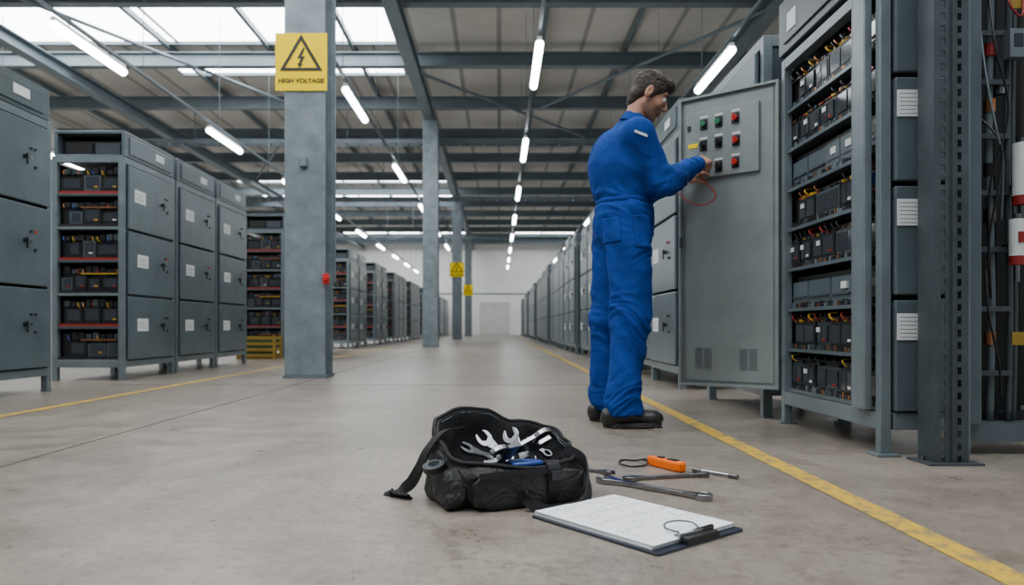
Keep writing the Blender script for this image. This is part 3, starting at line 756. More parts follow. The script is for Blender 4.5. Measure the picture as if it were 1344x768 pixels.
for i in range(nu+1):
    k=k0+(k1-k0)*i/nu; p=rim[int(k)]; p2=rim[min(N,int(k)+1)]; p=p.lerp(p2,k-int(k))
    e=math.sin(math.pi*i/nu)**0.6
    for j in range(nv+1):
        q=j/nv; ang=q*2.8
        out=0.004+0.017*e*(1-math.cos(ang)); up=0.010*e*math.sin(ang)-0.040*e*q*q
        w_=noise.noise(Vector((p.x*18,q*2,3)))*0.008*e
        lid.append((p.x,p.y+out+w_,p.z+up+w_))
for i in range(nu):
    for j in range(nv): a=i*(nv+1)+j; lf.append((a,a+1,a+nv+2,a+nv+1))
lo_=MB().add(lid,lf).obj("bag_flap",BAGM,parent=bag,smooth=True); sm=lo_.modifiers.new("s",'SOLIDIFY'); sm.thickness=0.005
def pillow(cx,cy,cz,rx,ry,rz,e,nam,rot=0,seed=0,m=BAGM):
    vs=[];fs=[];R,Q=60,32
    for i in range(Q+1):
        ph=-math.pi/2+math.pi*i/Q; cp=abs(math.cos(ph))**(2/e); sp=math.copysign(abs(math.sin(ph))**(2/e),math.sin(ph))
        for k in range(R):
            t=2*math.pi*k/R; sx,sy=sup(t,1,1,e)
            p=Vector((sx*cp*rx*(1-0.06*sp),sy*cp*ry*(1-0.18*sp),sp*rz))
            n=noise.noise(Vector((p.x*22+seed,p.y*22,p.z*24)))*0.009+(0.5-abs(noise.noise(Vector((p.x*34+seed,p.y*34,p.z*26+3+p.x*14)))))*0.007
            p*=1+n/0.06
            p.rotate(Matrix.Rotation(rot,3,'Z')); vs.append(p+Vector((cx,cy,cz)))
    for i in range(Q):
        for k in range(R):
            k2=(k+1)%R; fs.append((i*R+k,i*R+k2,(i+1)*R+k2,(i+1)*R+k))
    return MB().add(vs,fs).obj(nam,m,parent=bag,smooth=True)
pillow(-0.045,-0.130,0.052,0.108,0.020,0.048,4.5,"front_pocket",0,1)
pillow(0.125,-0.122,0.048,0.048,0.016,0.042,4.5,"front_pocket",0.05,9)
pillow(-0.196,-0.01,0.054,0.032,0.100,0.050,4,"end_pocket",0.0,4)
pillow(0.203,0.0,0.050,0.022,0.09,0.044,4,"end_pocket",0.0,6)
MB().strap([(-0.150,-0.150,0.096),(-0.05,-0.155,0.099),(0.05,-0.148,0.096)],(0,0.2,1),0.016,0.004).obj("pocket_flap",STRAP,parent=bag)
MB().strap([(0.065,-0.138,0.004),(0.068,-0.154,0.04),(0.070,-0.154,0.09),(0.071,-0.144,0.108),(0.072,-0.126,0.118)],(1,0,0),0.036,0.004).obj("carry_strap",STRAP,parent=bag)
MB().box(0.056,0.086,-0.163,-0.156,0.070,0.095).obj("strap_buckle",BLACK,parent=bag,bevel=0.002)
Rm=Matrix.Rotation(-ba,3,'Z')
def loc_(p): return Rm@(Vector(p)-Vector((0.010,0,0))-bc)
MB().strap([loc_(p) for p in ((0.200,2.12,0.135),(0.246,2.10,0.112),(0.262,2.05,0.06),(0.245,1.99,0.012),(0.19,1.945,0.006),(0.13,1.930,0.006),(0.09,1.935,0.025),(0.08,1.950,0.05))],(0,0.35,1),0.030,0.005).obj("handle_loop",STRAP,parent=bag)
MB().strap([loc_(p) for p in ((-0.10,2.10,0.200),(-0.150,2.07,0.190),(-0.190,2.045,0.145),(-0.215,2.05,0.09),(-0.245,2.085,0.040),(-0.285,2.12,0.015),(-0.31,2.125,0.009),(-0.295,2.10,0.006),(-0.24,2.07,0.006))],(0.35,-0.9,0.25),0.034,0.006).obj("shoulder_strap",STRAP,parent=bag)

def wrench_mesh(L,s,name,m,loc,rot,label,ring_end=True,grp="wrenches",thick=0.008):
    b=MB(); R=s
    b.box(R*0.8,L-R*0.8,-s*0.36,s*0.36,-thick*0.38,thick*0.38)
    b.prism([(R*0.5,-s*0.85),(R*2.4,-s*0.36),(R*2.4,s*0.36),(R*0.5,s*0.85)],-thick*0.45,thick*0.45)
    def jaw(M):
        pts=[]; 
        for i in range(19):
            a=math.radians(34+(326-34)*i/18); pts.append((R*1.18*math.cos(a),R*1.12*math.sin(a)))
        pts+=[(R*0.98,-R*0.44),(-R*0.15,-R*0.44),(-R*0.42,0),(-R*0.15,R*0.44),(R*0.98,R*0.44)]
        b.prism(pts,-thick/2,thick/2,0,M)
    jaw(Matrix.Rotation(math.radians(165),4,'Z'))
    if ring_end: b.ring(R*0.9,R*0.5,-thick*0.6,thick*0.6,24,0,Matrix.Translation((L,0,0))); b.prism([(L-R*2.2,-s*0.36),(L-R*0.65,-s*0.6),(L-R*0.65,s*0.6),(L-R*2.2,s*0.36)],-thick*0.45,thick*0.45)
    else: jaw(Matrix.Translation((L,0,0))@Matrix.Rotation(math.radians(15),4,'Z')); b.prism([(L-R*2.4,-s*0.36),(L-R*0.5,-s*0.85),(L-R*0.5,s*0.85),(L-R*2.4,s*0.36)],-thick*0.45,thick*0.45)
    o=b.obj(name,m,bevel=0.0028); o.location=loc; o.rotation_euler=rot; tag(o,label,"wrench",grp); return o
def place(p0,p1,roll=0):
    p0=Vector(p0);p1=Vector(p1);d=(p1-p0); yaw=math.atan2(d.y,d.x); pit=-math.atan2(d.z,math.hypot(d.x,d.y))
    return p0,(Matrix.Rotation(yaw,3,'Z')@Matrix.Rotation(pit,3,'Y')@Matrix.Rotation(roll,3,'X')).to_euler(), d.length
def wr(p0,p1,s,label,m=STEELT,ring=True,roll=0,grp="wrenches on the floor",thick=0.012):
    l,r,L=place(p0,p1,roll); return wrench_mesh(L,s,"combination_wrench" if ring else "open_end_wrench",m,l,r,label,ring,grp,thick)
wr((0.335,2.295,0.009),(0.578,2.065,0.009),0.028,"long thick chrome combination wrench lying on the concrete floor",CHROME,thick=0.016)
wr((0.415,2.325,0.008),(0.665,2.385,0.008),0.022,"dark steel combination wrench lying by the tester",thick=0.014)
wr((0.365,2.425,0.007),(0.268,2.49,0.007),0.018,"short steel wrench lying beside the tool bag",thick=0.012)
G="wrenches in the tool bag"
wr((0.122,2.142,0.160),(-0.005,2.06,0.124),0.038,"large chrome open-end wrench in the tool bag",CHROME,False,0.85,G,0.016)
wr((0.036,2.195,0.162),(0.085,2.135,0.098),0.024,"chrome wrench with jaw pointing up in the bag",CHROME,False,0.9,G,0.012)
wr((-0.045,2.175,0.156),(0.025,2.165,0.104),0.024,"chrome combination wrench in the tool bag",CHROME,True,0.8,G,0.012)
wr((-0.09,2.08,0.142),(-0.01,2.11,0.108),0.022,"steel combination wrench in the tool bag",STEELT,True,0.5,G,0.012)
wr((0.09,2.22,0.138),(0.145,2.205,0.106),0.018,"short dark steel combination wrench in the tool bag",STEELT,True,0.4,G,0.010)
pl=thing("pliers","pliers with blue grips resting in the tool bag","pliers",(0.125,2.095,0.100),math.radians(16))
MB().prism([(0.0,-0.012),(0.05,-0.004),(0.05,0.004),(0.0,0.012),(-0.012,0)],-0.005,0.005).obj("plier_jaws",STEELT,parent=pl,bevel=0.001)
for s_ in(-1,1): MB().tube(crv([(-0.005,0.004*s_,0),(-0.04,0.022*s_,0.002),(-0.08,0.026*s_,0.002),(-0.095,0.020*s_,0.0)],5),0.008,8).obj("plier_grip",BLUEP,parent=pl,smooth=True)
tp=thing("tape_roll","small black tape roll tucked into the bag pocket","tape roll",(-0.176,1.992,0.108),0)
Mx=Matrix.Rotation(math.radians(16),4,'X')@Matrix.Rotation(math.radians(-12),4,'Y')
MB().ring(0.032,0.021,-0.009,0.009,32,0,Mx).obj("tape_winding",BLACK,parent=tp,bevel=0.002)
MB().ring(0.0205,0.0185,-0.0095,0.0095,32,0,Mx).obj("tape_core",GREYL,parent=tp)
l,r,L=place((0.662,2.462,0.008),(0.765,2.345,0.008))
eb=thing("extension_bar","slim steel socket extension bar lying on floor","tool",tuple(l)); eb.rotation_euler=r
MB().cyl((0,0,0),(L-0.02,0,0),0.0055,10).obj("bar_shaft",CHROME,parent=eb); MB().cyl((L-0.03,0,0),(L,0,0),0.008,12).obj("bar_socket",STEELT,parent=eb)
MB().cyl((-0.01,0,0),(0.02,0,0),0.008,12).obj("bar_head",STEELT,parent=eb)
l,r,L=place((0.532,2.60,0.0),(0.628,2.44,0.0))
ot=thing("voltage_tester","orange handheld voltage tester with black lead on floor","tester",tuple(l)); ot.rotation_euler=r
pr=[(0,-0.010),(0.03,-0.015),(0.09,-0.016),(0.135,-0.020),(0.17,-0.015),(0.17,0.015),(0.135,0.020),(0.09,0.016),(0.03,0.015),(0,0.010)]
MB().prism(pr,0.0,0.034).obj("tester_body",ORANGE,parent=ot,bevel=0.008)
MB().box(0.10,0.14,-0.010,0.010,0.034,0.037).obj("tester_window",BLACK,parent=ot)
MB().box(0.05,0.075,-0.008,0.008,0.034,0.038).obj("tester_button",BLACK,parent=ot,bevel=0.001)
MB().cyl((-0.03,0,0.014),(0.002,0,0.016),0.005,10,r2=0.008).obj("tester_tip",BLACK,parent=ot)
lead=[(0.515,2.625,0.014),(0.49,2.66,0.004),(0.45,2.67,0.004),(0.43,2.61,0.004),(0.46,2.545,0.004),(0.51,2.56,0.005),(0.528,2.590,0.012)]
ld=MB().tube(crv([Vector(p) for p in lead],8),0.0032,8).obj("tester_lead",BLACK,parent=ot,smooth=True)
Mi=(Matrix.Translation(l)@r.to_matrix().to_4x4()).inverted()
for v in ld.data.vertices: v.co=Mi@v.co

# ------------------------------------------------------------------ clipboard
cb=thing("clipboard","dark clipboard with a stack of white handwritten papers","clipboard",(0.334,1.812,0),math.radians(-51.5))
def rrect(a,b_,r):
    pts=[]
    for cx,cy,s0 in ((a-r,b_-r,0),(-a+r,b_-r,90),(-a+r,-b_+r,180),(a-r,-b_+r,270)):
        for i in range(5):
            t=math.radians(s0+i*22.5); pts.append((cx+r*math.cos(t),cy+r*math.sin(t)))
    return pts
MB().prism(rrect(0.207,0.160,0.012),0.0,0.006).obj("board",NAVY,parent=cb,bevel=0.001)
b=MB(); rr=random.Random(3)
for i in range(5):
    M=Matrix.Translation((-0.008+rr.uniform(-.003,.003),rr.uniform(-.003,.003),0))@Matrix.Rotation(rr.uniform(-.012,.012),4,'Z')
    b.box(-0.195,0.190,-0.149,0.149,0.0062+i*0.0022,0.0080+i*0.0022,0,M)
pp=b.obj("paper_stack",PAPER,parent=cb)
b=MB(); zt=0.0062+4*0.0022+0.0020
for i in range(21):
    x=0.135-i*0.0155; y=-0.13
    ymax=0.13 if i%4 else rr.uniform(-0.02,0.08)
    if i%5==0: b.box(x+0.0065,x+0.0070,-0.135,0.135,zt-0.0003,zt+0.0001)
    while y<ymax:
        w=rr.uniform(0.008,0.03)
        if rr.random()<0.5:
            pts=[]; n=max(3,int(w/0.0022))
            for j in range(n): pts.append((x+rr.uniform(-0.003,0.003),y+j*w/n,zt))
            b.tube(pts,0.0004,3)
        y+=w+rr.uniform(0.004,0.012)
b.obj("handwriting",INK,parent=cb)
MB().box(0.165,0.205,-0.055,0.055,0.0175,0.0215).obj("clip_plate",STEELT,parent=cb,bevel=0.0015)
MB().box(0.190,0.207,-0.060,0.060,0.006,0.0175).obj("clip_base",BLACK,parent=cb,bevel=0.001)
MB().cyl((0.185,-0.06,0.024),(0.185,0.06,0.024),0.006,12).obj("clip_spring",CHROME,parent=cb,smooth=True)
MB().tube(crv([(0.165,-0.035,0.022),(0.135,-0.045,0.026),(0.115,-0.02,0.03),(0.12,0.02,0.03),(0.14,0.045,0.026),(0.165,0.035,0.022)],6),0.0022,8).obj("clip_lever",BLACK,parent=cb,smooth=True)

# ------------------------------------------------------------------ technician
P=thing("person","technician in blue coverall working at the open cabinet door","person",(0.62,3.69,0))
yaw=math.radians(14); fw=np.array([math.cos(yaw),math.sin(yaw),0]); rt=np.array([math.sin(yaw),-math.cos(yaw),0])
ch=np.array([0.610,3.69,0])
def tp_(f,r,z): return ch+fw*f+rt*r+np.array([0,0,z])
shR=tp_(0.020,0.165,1.420); shL=tp_(0.020,-0.165,1.420)
elR=np.array([0.795,3.565,1.190]); wrR=np.array([1.035,3.795,1.338])
elL=np.array([0.80,3.96,1.22]); wrL=np.array([1.00,3.97,1.29])
hipR=np.array([0.640,3.605,0.92]); knR=np.array([0.645,3.590,0.53]); anR=np.array([0.595,3.560,0.115])
hipL=np.array([0.595,3.775,0.92]); knL=np.array([0.572,3.79,0.53]); anL=np.array([0.560,3.815,0.115])
neck0=np.array([0.668,3.69,1.502]); hc=np.array([0.760,3.70,1.660])
hy=math.radians(-6); hp=math.radians(30)
Rz=np.array([[math.cos(hy),-math.sin(hy),0],[math.sin(hy),math.cos(hy),0],[0,0,1]])
Ry=np.array([[math.cos(hp),0,math.sin(hp)],[0,1,0],[-math.sin(hp),0,math.cos(hp)]])
HR=Rz@Ry
def hpnt(p): return hc+HR@np.array(p,float)
nk1=hpnt((-0.026,0,-0.055))
body=Field((0.35,3.35,0.02),(1.28,4.16,1.84),0.0036)
B_=body
B_.ell(tp_(0,0,1.28),(0.10,0.14,0.17),k=0.05); B_.ell((0.62,3.69,0.98),(0.105,0.14,0.13),k=0.06)
B_.cap(tp_(0,0,1.2),(0.62,3.69,1.0),0.10,0.10,0.05)
B_.cap(tp_(0,0,1.35),neck0,0.06,0.050,0.03)
B_.cap(shR,shL,0.042,0.042,0.05)
for h_,k_,a_ in ((hipR,knR,anR),(hipL,knL,anL)):
    B_.cap(h_,k_,0.07,0.05,0.03); B_.cap(k_,a_,0.048,0.036,0.02); B_.cap(a_,a_+np.array([0.10,0,-0.065]),0.033,0.028,0.02)
for s_,e_,w_ in ((shR,elR,wrR),(shL,elL,wrL)):
    B_.cap(s_,e_,0.040,0.036,0.03); B_.cap(e_,w_,0.034,0.026,0.02)
B_.cap(neck0,nk1,0.051,0.048,0.02)
B_.ell(hpnt((-0.012,0,0.03)),(0.093,0.074,0.086),HR,0.01)
B_.ell(hpnt((0.032,0,-0.03)),(0.056,0.056,0.080),HR,0.02)
for s_ in (-1,1):
    B_.cap(hpnt((0.0,0.047*s_,-0.056)),hpnt((0.060,0.014*s_,-0.094)),0.017,0.017,0.02)
    B_.ell(hpnt((0.060,0.036*s_,-0.022)),(0.020,0.017,0.022),HR,0.015)
B_.cap(hpnt((0.068,0,-0.092)),hpnt((0.073,0,-0.098)),0.015,0.015,0.012)
B_.cap(hpnt((0.073,-0.032,0.026)),hpnt((0.073,0.032,0.026)),0.013,0.013,0.012)
for s_ in (-1,1): B_.ell(hpnt((0.099,0.031*s_,0.005)),(0.017,0.015,0.011),HR,0.008,'s')
B_.cap(hpnt((0.084,0,0.014)),hpnt((0.108,0,-0.026)),0.007,0.0095,0.006)
for s_ in (-1,1): B_.cap(hpnt((0.092,0.010*s_,-0.032)),hpnt((0.099,0.008*s_,-0.032)),0.0075,0.0075,0.005)
B_.ell(hpnt((0.080,0,-0.060)),(0.014,0.025,0.016),HR,0.008)
B_.ell(hpnt((0.091,0,-0.055)),(0.007,0.018,0.0055),HR,0.003); B_.ell(hpnt((0.089,0,-0.067)),(0.0075,0.015,0.006),HR,0.003)
for s_ in (-1,1):
    B_.ell(hpnt((-0.006,0.077*s_,-0.004)),(0.019,0.011,0.032),HR,0.005)
    B_.ell(hpnt((-0.002,0.088*s_,-0.002)),(0.009,0.007,0.018),HR,0.004,'s')
def hand(w,fwd,back,side,curl,tscale=1.0):
    x=np.array(fwd,float); x/=np.linalg.norm(x); z=np.array(back,float); z-=x*(z@x); z/=np.linalg.norm(z); y=np.cross(z,x)*side
    def q(a,b,c): return w+x*a+y*b+z*c
    ys_=(0.031,0.0105,-0.0105,-0.030); ln=(0.070,0.078,0.072,0.056); kn=(0.088,0.092,0.086,0.078)
    B_.cap(q(-0.03,0,0),q(0.02,0,0),0.025,0.024,0.015,sq=(z,0.8))
    for yy,l,kx in zip(ys_,ln,kn):
        B_.cap(q(0.01,yy*0.6,0),q(kx,yy,0.002),0.015,0.0110,0.010)
    for i,(yy,l,kx) in enumerate(zip(ys_,ln,kn)):
        p=q(kx,yy,0.002); a=0; 
        for j,(fr,bend) in enumerate(((0.45,curl[0]),(0.30,curl[1]),(0.25,curl[2]))):
            a+=math.radians(bend+ (i*7 if j==0 else 0)); d=x*math.cos(a)-z*math.sin(a)
            p2=p+d*l*fr; B_.cap(p,p2,0.0086-0.0006*j,0.0080-0.0006*j,0.002); p=p2
    B_.cap(q(0.012,0.018,-0.004),q(0.045,0.040,-0.016),0.016,0.012,0.008)
    B_.cap(q(0.045,0.040,-0.016),q(0.070,0.044,-0.034),0.0105,0.0095,0.003); B_.cap(q(0.070,0.044,-0.034),q(0.092,0.036,-0.046),0.009,0.0075,0.003)
    return q
hq=hand(wrR,(0.13,0.13,0.075),(-0.1,-0.75,0.62),1,(32,38,28))
hl=hand(wrL,(0.9,0.05,0.45),(-0.3,-0.5,0.8),-1,(20,30,20))
Pv,Fv=body.mesh()
bodyo=np_obj("body",Pv,Fv,[],parent=P)
loc=(Pv-hc)@HR
col=np.tile(np.array([0.44,0.235,0.158,1.0]),(len(Pv),1))
inh=np.linalg.norm(loc,axis=1)<0.19
nr=np.clip((-0.026-loc[:,2])/0.02,0,1)*np.clip((loc[:,0]+0.005)/0.02,0,1)*np.clip((loc[:,2]+0.13)/0.015,0,1)*inh
col[:,:3]=col[:,:3]*(1-0.45*nr[:,None])+np.array([0.13,0.08,0.055])*0.45*nr[:,None]
lp=inh&(loc[:,0]>0.083)&(np.abs(loc[:,2]+0.061)<0.010)&(np.abs(loc[:,1])<0.020)
col[lp,:3]=(0.36,0.13,0.11)
br=inh&(loc[:,0]>0.068)&(np.abs(loc[:,2]-0.026)<0.005)&(np.abs(np.abs(loc[:,1])-0.032)<0.02)
col[br,:3]=(0.05,0.03,0.02)
ca=bodyo.data.color_attributes.new("Col",'FLOAT_COLOR','POINT'); ca.data.foreach_set("color",col.astype(np.float32).ravel())
SK=bpy.data.materials.new("skin"); SK.use_nodes=True; nt=SK.node_tree; pb=nt.nodes["Principled BSDF"]
at=nt.nodes.new("ShaderNodeVertexColor"); at.layer_name="Col"; nt.links.new(at.outputs["Color"],pb.inputs["Base Color"])
pb.inputs["Roughness"].default_value=0.55; pb.inputs["Specular IOR Level"].default_value=0.3; pb.inputs["Subsurface Weight"].default_value=0.08; pb.inputs["Subsurface Radius"].default_value=(0.01,0.004,0.002)
bodyo.data.materials.append(SK)
for s_ in (-1,1):
    b=MB(); c_=hpnt((0.076,0.031*s_,0.003)); b.ell(tuple(c_),(0.0125,)*3,16,10,0); e=hpnt((0.0875,0.031*s_,0.000)); b.ell(tuple(e),(0.0035,0.004,0.004),10,6,1)
    b.obj("eye",[WHITE,BLACK],parent=P,world=True,smooth=True)
hf=Field(hc-0.18,hc+0.17,0.0025)
hf.ell(hpnt((-0.014,0,0.036)),(0.097,0.079,0.088),HR,0.0)
hf.ell(hpnt((0.036,0,0.080)),(0.058,0.056,0.036),HR,0.02)
hf.cap(hpnt((-0.062,-0.030,-0.035)),hpnt((-0.062,0.030,-0.035)),0.034,0.034,0.02)
hf.cap(hpnt((-0.060,-0.022,-0.070)),hpnt((-0.060,0.022,-0.070)),0.026,0.026,0.02)
for s_ in (-1,1): hf.cap(hpnt((0.018,0.064*s_,0.02)),hpnt((0.016,0.066*s_,-0.018)),0.010,0.006,0.01)
hf.ell(hpnt((0.103,0,-0.030)),(0.078,0.10,0.090),HR,0.006,'s')
hf.ell(hpnt((0.045,0,-0.120)),(0.090,0.11,0.085),HR,0.006,'s')
for s_ in (-1,1): hf.ell(hpnt((-0.004,0.086*s_,-0.008)),(0.023,0.019,0.034),HR,0.004,'s')
HAIR=mat("dark_brown_hair",(0.034,0.020,0.012),0.5,0,0.7,60,0.6,300)
Pv,Fv=hf.mesh(); ho=np_obj("hair",Pv,Fv,HAIR,parent=P)
nrm=np.zeros(len(Pv)*3,np.float32); ho.data.vertex_normals.foreach_get("vector",nrm); nrm=nrm.reshape(-1,3)
lc=(Pv-hc)@HR
def lock(p):
    q=Vector((p[0]*34,p[1]*60,p[2]*52)); w_=noise.noise(Vector(p)*24)*1.6
    a=1-abs(noise.noise(q+Vector((w_,w_,0))))*2.2
    return 0.0055*max(a,0)**1.3-0.001+noise.noise(Vector((p[0]*70,p[1]*170,p[2]*110)))*0.0018
up=np.clip((lc[:,2]-0.0)/0.06,0.3,1)
dd=np.array([lock(p) for p in lc])*up
Pn=Pv+nrm*dd[:,None]-np.array(P.location); ho.data.vertices.foreach_set("co",Pn.astype(np.float32).ravel()); ho.data.update()
# coverall
cv=Field((0.36,3.35,0.04),(1.16,4.12,1.62),0.0045)
Ryaw=np.array([[fw[0],rt[0]*-1,0],[fw[1],rt[1]*-1,0],[0,0,1]])
cv.ell(tp_(0.0,0,1.28),(0.132,0.176,0.20),Ryaw,0.03)
cv.ell(tp_(-0.045,0,1.32),(0.098,0.144,0.145),Ryaw,0.05)
cv.cap(tp_(0.012,0,1.22),(0.626,3.69,1.08),0.118,0.131,0.06,sq=(rt,1.18))
cv.ell((0.626,3.69,1.00),(0.143,0.172,0.155),Ryaw,0.05)
cv.cap(shR,shL,0.062,0.062,0.05)
cv.cap(tp_(0.0,0,1.38),neck0+np.array([0,0,-0.015]),0.09,0.062,0.04)
cv.cap(neck0+np.array([0,0,-0.03]),shR+np.array([0,0,0.004]),0.060,0.052,0.05); cv.cap(neck0+np.array([0,0,-0.03]),shL+np.array([0,0,0.004]),0.060,0.052,0.05)
for h_,k_,a_ in ((hipR,knR,anR),(hipL,knL,anL)):
    cv.cap(h_,k_,0.110,0.092,0.03); cv.cap(k_,a_+np.array([0,0,0.0]),0.092,0.080,0.03)
    cv.cap(a_+np.array([0.0,0,0.02]),a_+np.array([0.012,0,-0.035]),0.082,0.085,0.02)
for s_,e_,w_ in ((shR,elR,wrR),(shL,elL,wrL)):
    cv.cap(s_,e_,0.072,0.064,0.05); cv.cap(e_,w_-(w_-e_)*0.10,0.064,0.044,0.03)
cv.f+=(0.004*np.exp(-((cv.grid()[2]-1.115)/0.02)**2)).astype(np.float32)*np.ones_like(cv.f)
cv.cap(neck0+np.array([0.01,0,0.0]),nk1,0.054,0.056,0.006,'s')
dz_=0.070
cv.f[:,:,:max(1,int((dz_-cv.lo[2])/cv.h))]=1.0
Pv,Fv=cv.mesh()
cov=np_obj("coverall",Pv,Fv,CLOTH,parent=P,label="royal blue work coverall")
nrm=np.zeros(len(Pv)*3,np.float32); cov.data.vertex_normals.foreach_get("vector",nrm); nrm=nrm.reshape(-1,3)
def ridge(x,y,z,k=2.0): 
    n=1-abs(noise.noise(Vector((x,y,z))))*k
    return n*n*(3-2*n) if n>0 else 0.0
wgt=np.zeros(len(Pv))
for c_,r_ in ((elR,0.11),(elL,0.1),(knR,0.13),(knL,0.13),(anR+[0,0,0.04],0.12),(anL+[0,0,0.04],0.12),(hipR+[0.02,0,-0.03],0.11),(wrR,0.08)):
    wgt=np.maximum(wgt,np.exp(-((Pv-c_)**2).sum(1)/r_**2))
wgt=np.maximum(wgt,0.9*np.exp(-((Pv[:,2]-1.16)/0.05)**2)); wgt=np.maximum(wgt,0.6*np.exp(-((Pv[:,2]-1.07)/0.04)**2))
dd=np.zeros(len(Pv))
for i,p in enumerate(Pv):
    x,y,z=p; wv=noise.noise(Vector((x*4,y*4,z*3)))
    r1=ridge(x*8+z*2.5+wv,y*6,z*2.6+wv)            # broad vertical drape
    r2=ridge(x*4.5-z*3+3,y*5+wv,z*10+x*7+wv*1.5)    # diagonal soft folds
    r3=ridge(x*6+7,y*6+wv,z*22+x*6*wv)              # bunching at joints
    dd[i]=0.0100*(r1-0.45)+0.0080*(r2-0.45)*(0.45+wgt[i])+wgt[i]*0.0100*(r3-0.45)
top=np.clip((Pv[:,2]-1.36)/0.08,0,1); dd*=1-0.75*top
Pn=Pv+nrm*dd[:,None]
cov.data.vertices.foreach_set("co",(Pn-np.array(P.location)).astype(np.float32).ravel()); cov.data.update()
# collar
d=nk1-neck0; d/=np.linalg.norm(d)
b=MB(); u=np.cross(d,[0,1,0]); u/=np.linalg.norm(u); w=np.cross(d,u)
vs=[];fs=[]; n=36
for k in range(n+1):
    a=math.radians(35)+math.radians(290)*k/n
    dirv=-(u*math.cos(a+math.pi)+w*math.sin(a+math.pi))
    for (rr_,hh) in ((0.060,-0.012),(0.056,0.046),(0.063,0.049),(0.086,-0.006)):
        vs.append(neck0+d*(hh+0.004*math.sin(k*0.9))+dirv*rr_)
for k in range(n):
    for j in range(4):
        j2=(j+1)%4; fs.append((4*k+j,4*k+j2,4*k+4+j2,4*k+4+j))
fs+=[(0,1,2,3),(4*n+3,4*n+2,4*n+1,4*n)]
b.add(vs,fs); b.obj("collar",CLOTH,parent=P,world=True,bevel=0.002)
for e_,w_ in ((elR,wrR),(elL,wrL)):
    dd_=(w_-e_)/np.linalg.norm(w_-e_)
    MB().tube([w_-dd_*0.060,w_-dd_*0.03,w_+dd_*0.006],0.045,20,r2=0.037).obj("sleeve_cuff",CLOTH,parent=P,world=True,smooth=True)
bpy.context.view_layer.update()
def on_cloth(p,dirv,off=0.002):
    o=Vector(p)-cov.parent.location; hit,l_,n_,i_=cov.ray_cast(o,Vector(dirv).normalized())
    return (l_+cov.parent.location+n_*off) if hit else None
def patch(name,m,p00,p10,p01,p11,dirv,nu=20,nv=16,off=0.0025,th_=0.003):
    vs=[]
    for i in range(nu+1):
        for j in range(nv+1):
            u_,v_=i/nu,j/nv
            p=(Vector(p00)*(1-u_)+Vector(p10)*u_)*(1-v_)+(Vector(p01)*(1-u_)+Vector(p11)*u_)*v_
            h_=on_cloth(p,dirv,off); 
            if h_ is None: return None
            vs.append(h_)
    fs=[(i*(nv+1)+j,(i+1)*(nv+1)+j,(i+1)*(nv+1)+j+1,i*(nv+1)+j+1) for i in range(nu) for j in range(nv)]
    o=MB().add(vs,fs).obj(name,m,parent=P,world=True,smooth=True)
    sm=o.modifiers.new("s",'SOLIDIFY'); sm.thickness=th_; sm.offset=0
    return o
REFL=mat("reflective_tape",(0.75,0.78,0.82),0.3)
patch("shoulder_stripe",REFL,(0.640,3.30,1.448),(0.70,3.30,1.425),(0.640,3.30,1.460),(0.70,3.30,1.437),(0,1,-0.25))
patch("thigh_pocket",CLOTH,(0.64,3.3,1.03),(0.73,3.3,1.03),(0.65,3.3,0.87),(0.73,3.3,0.87),(0,1,0),off=0.003)
patch("back_pocket",CLOTH,(0.51,3.3,1.02),(0.58,3.3,1.02),(0.52,3.3,0.90),(0.585,3.3,0.90),(0,1,0),off=0.003)
wb=[]
for k in range(64):
    a=2*math.pi*k/64; c0=Vector((0.624,3.69,1.115)); dv=Vector((math.cos(a),math.sin(a),0))
    h_=on_cloth(c0+dv*0.5,-dv,0.001); wb.append(h_ if h_ else c0+dv*0.14)
vs=[];fs=[]
for k in range(64):
    p=wb[k]; c0=Vector((0.624,3.69,p.z)); o_=(p-c0).normalized()
    vs+=[p-o_*0.006+Vector((0,0,-0.015)),p+o_*0.003+Vector((0,0,-0.012)),p+o_*0.003+Vector((0,0,0.012)),p-o_*0.006+Vector((0,0,0.015))]
for k in range(64):
    k2=(k+1)%64
    for j in range(4):
        j2=(j+1)%4; fs.append((4*k+j,4*k2+j,4*k2+j2,4*k+j2))
MB().add(vs,fs).obj("waistband",CLOTH,parent=P,world=True,smooth=True)
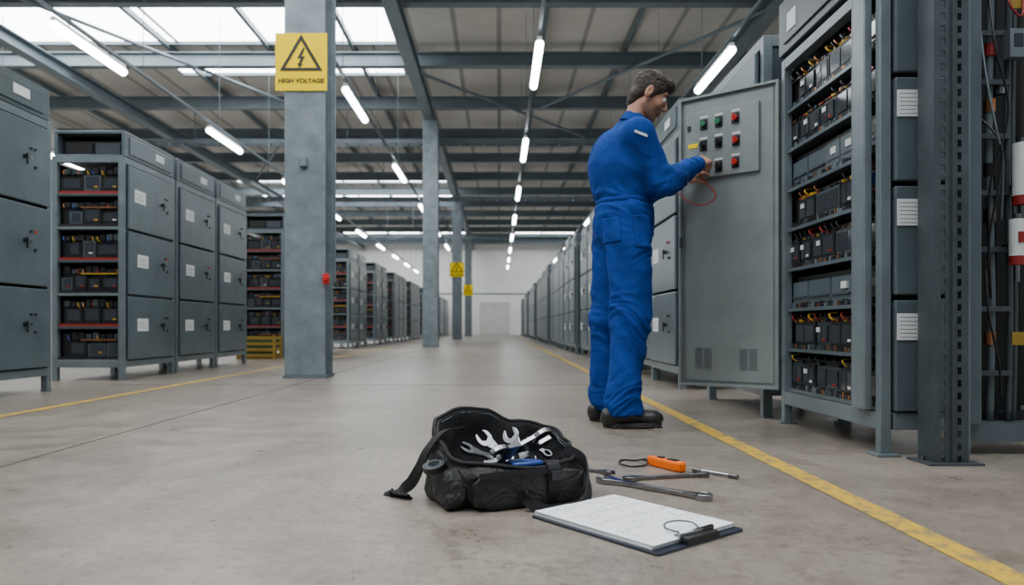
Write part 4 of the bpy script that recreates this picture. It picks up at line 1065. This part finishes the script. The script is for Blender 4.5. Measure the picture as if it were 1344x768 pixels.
def shoe(an,yawf):
    f=np.array([math.cos(yawf),math.sin(yawf),0]); s=np.array([-math.sin(yawf),math.cos(yawf),0])
    R=np.stack([f,s,[0,0,1]],1)
    o=np.array([an[0],an[1],0])
    F_=Field(o-np.array([0.16,0.14,0.0]),o+np.array([0.27,0.14,0.17]),0.004)
    F_.ell(o+f*0.150+[0,0,0.045],(0.062,0.048,0.040),R,0.0)
    F_.ell(o+f*0.03+[0,0,0.050],(0.11,0.041,0.043),R,0.03)
    F_.ell(o-f*0.055+[0,0,0.050],(0.043,0.038,0.052),R,0.02)
    F_.cap(o+f*0.07+[0,0,0.07],o-f*0.0+[0,0,0.10],0.033,0.043,0.03)
    F_.f[:,:,:int(0.022/0.004)]=1
    Pv,Fv=F_.mesh(); sh=np_obj("shoe",Pv,Fv,SHOEM,parent=P,label="black leather safety shoe")
    b=MB(); pts=[]
    for i in range(48):
        t=2*math.pi*i/48; x=0.146*math.cos(t); w_=0.048+0.010*math.cos(t)-0.010*math.cos(2*t-0.3)
        p=o+f*(0.058+x)+s*(w_*math.sin(t)); pts.append((p[0],p[1]))
    b.prism(pts,0.006,0.026)
    for i in range(11):
        xx=-0.075+i*0.026; hw=0.042 if i not in (0,10) else 0.028
        if i in (4,5): continue
        q=[o+f*(xx+0.0)+s*(-hw),o+f*(xx+0.017)+s*(-hw),o+f*(xx+0.017)+s*hw,o+f*xx+s*hw]
        b.prism([(v[0],v[1]) for v in q],0.0,0.0062)
    b.obj("shoe_sole",RUBBER,parent=sh,world=True,bevel=0.002)
    for i in range(4):
        c_=o+f*(0.065+i*0.02)+np.array([0,0,0.104-i*0.009]); MB().tube([c_-s*0.022-np.array([0,0,0.008]),c_,c_+s*0.022-np.array([0,0,0.008])],0.003,6).obj("shoe_lace",BLACK,parent=sh,world=True)
shoe(anR+np.array([-0.005,-0.005,0]),math.radians(4)); shoe(anL+np.array([-0.005,0.0,0]),math.radians(10))
tip=hq(0.155,0.012,-0.055); gr=hq(0.045,0.020,-0.030)
pr_=thing("test_probe","red test probe held against the button panel with lead","test probe",tuple(gr))
MB().cyl(tuple(gr),tuple(gr+(tip-gr)*0.75),0.0065,12).obj("probe_grip",RED,parent=pr_,world=True)
MB().cyl(tuple(gr+(tip-gr)*0.75),tuple(tip),0.0016,8).obj("probe_tip",CHROME,parent=pr_,world=True)
MB().tube(crv([tuple(gr),(gr[0]+0.03,gr[1]+0.01,gr[2]-0.07),(1.150,3.88,1.19),(1.10,3.92,1.145),(1.03,3.95,1.165),(0.985,3.99,1.215),(0.975,4.05,1.235)],10),0.0032,8).obj("probe_lead",RED,parent=pr_,world=True,smooth=True)

# ------------------------------------------------------------------ world, camera
w=bpy.data.worlds.new("w"); S.world=w; w.use_nodes=True
bg=w.node_tree.nodes["Background"]; bg.inputs[0].default_value=(0.80,0.90,1.0,1); bg.inputs[1].default_value=0.32
cam=bpy.data.cameras.new("cam"); co=bpy.data.objects.new("camera",cam); COL.objects.link(co)
co.location=(0,0,H); co.rotation_euler=(math.pi/2,0,0)
cam.sensor_width=36; cam.lens=36*960/1344
cam.shift_x=(672-655)/1344; cam.shift_y=(430-384)/1344
cam.dof.use_dof=True; cam.dof.focus_distance=2.8; cam.dof.aperture_fstop=2.6
S.camera=co
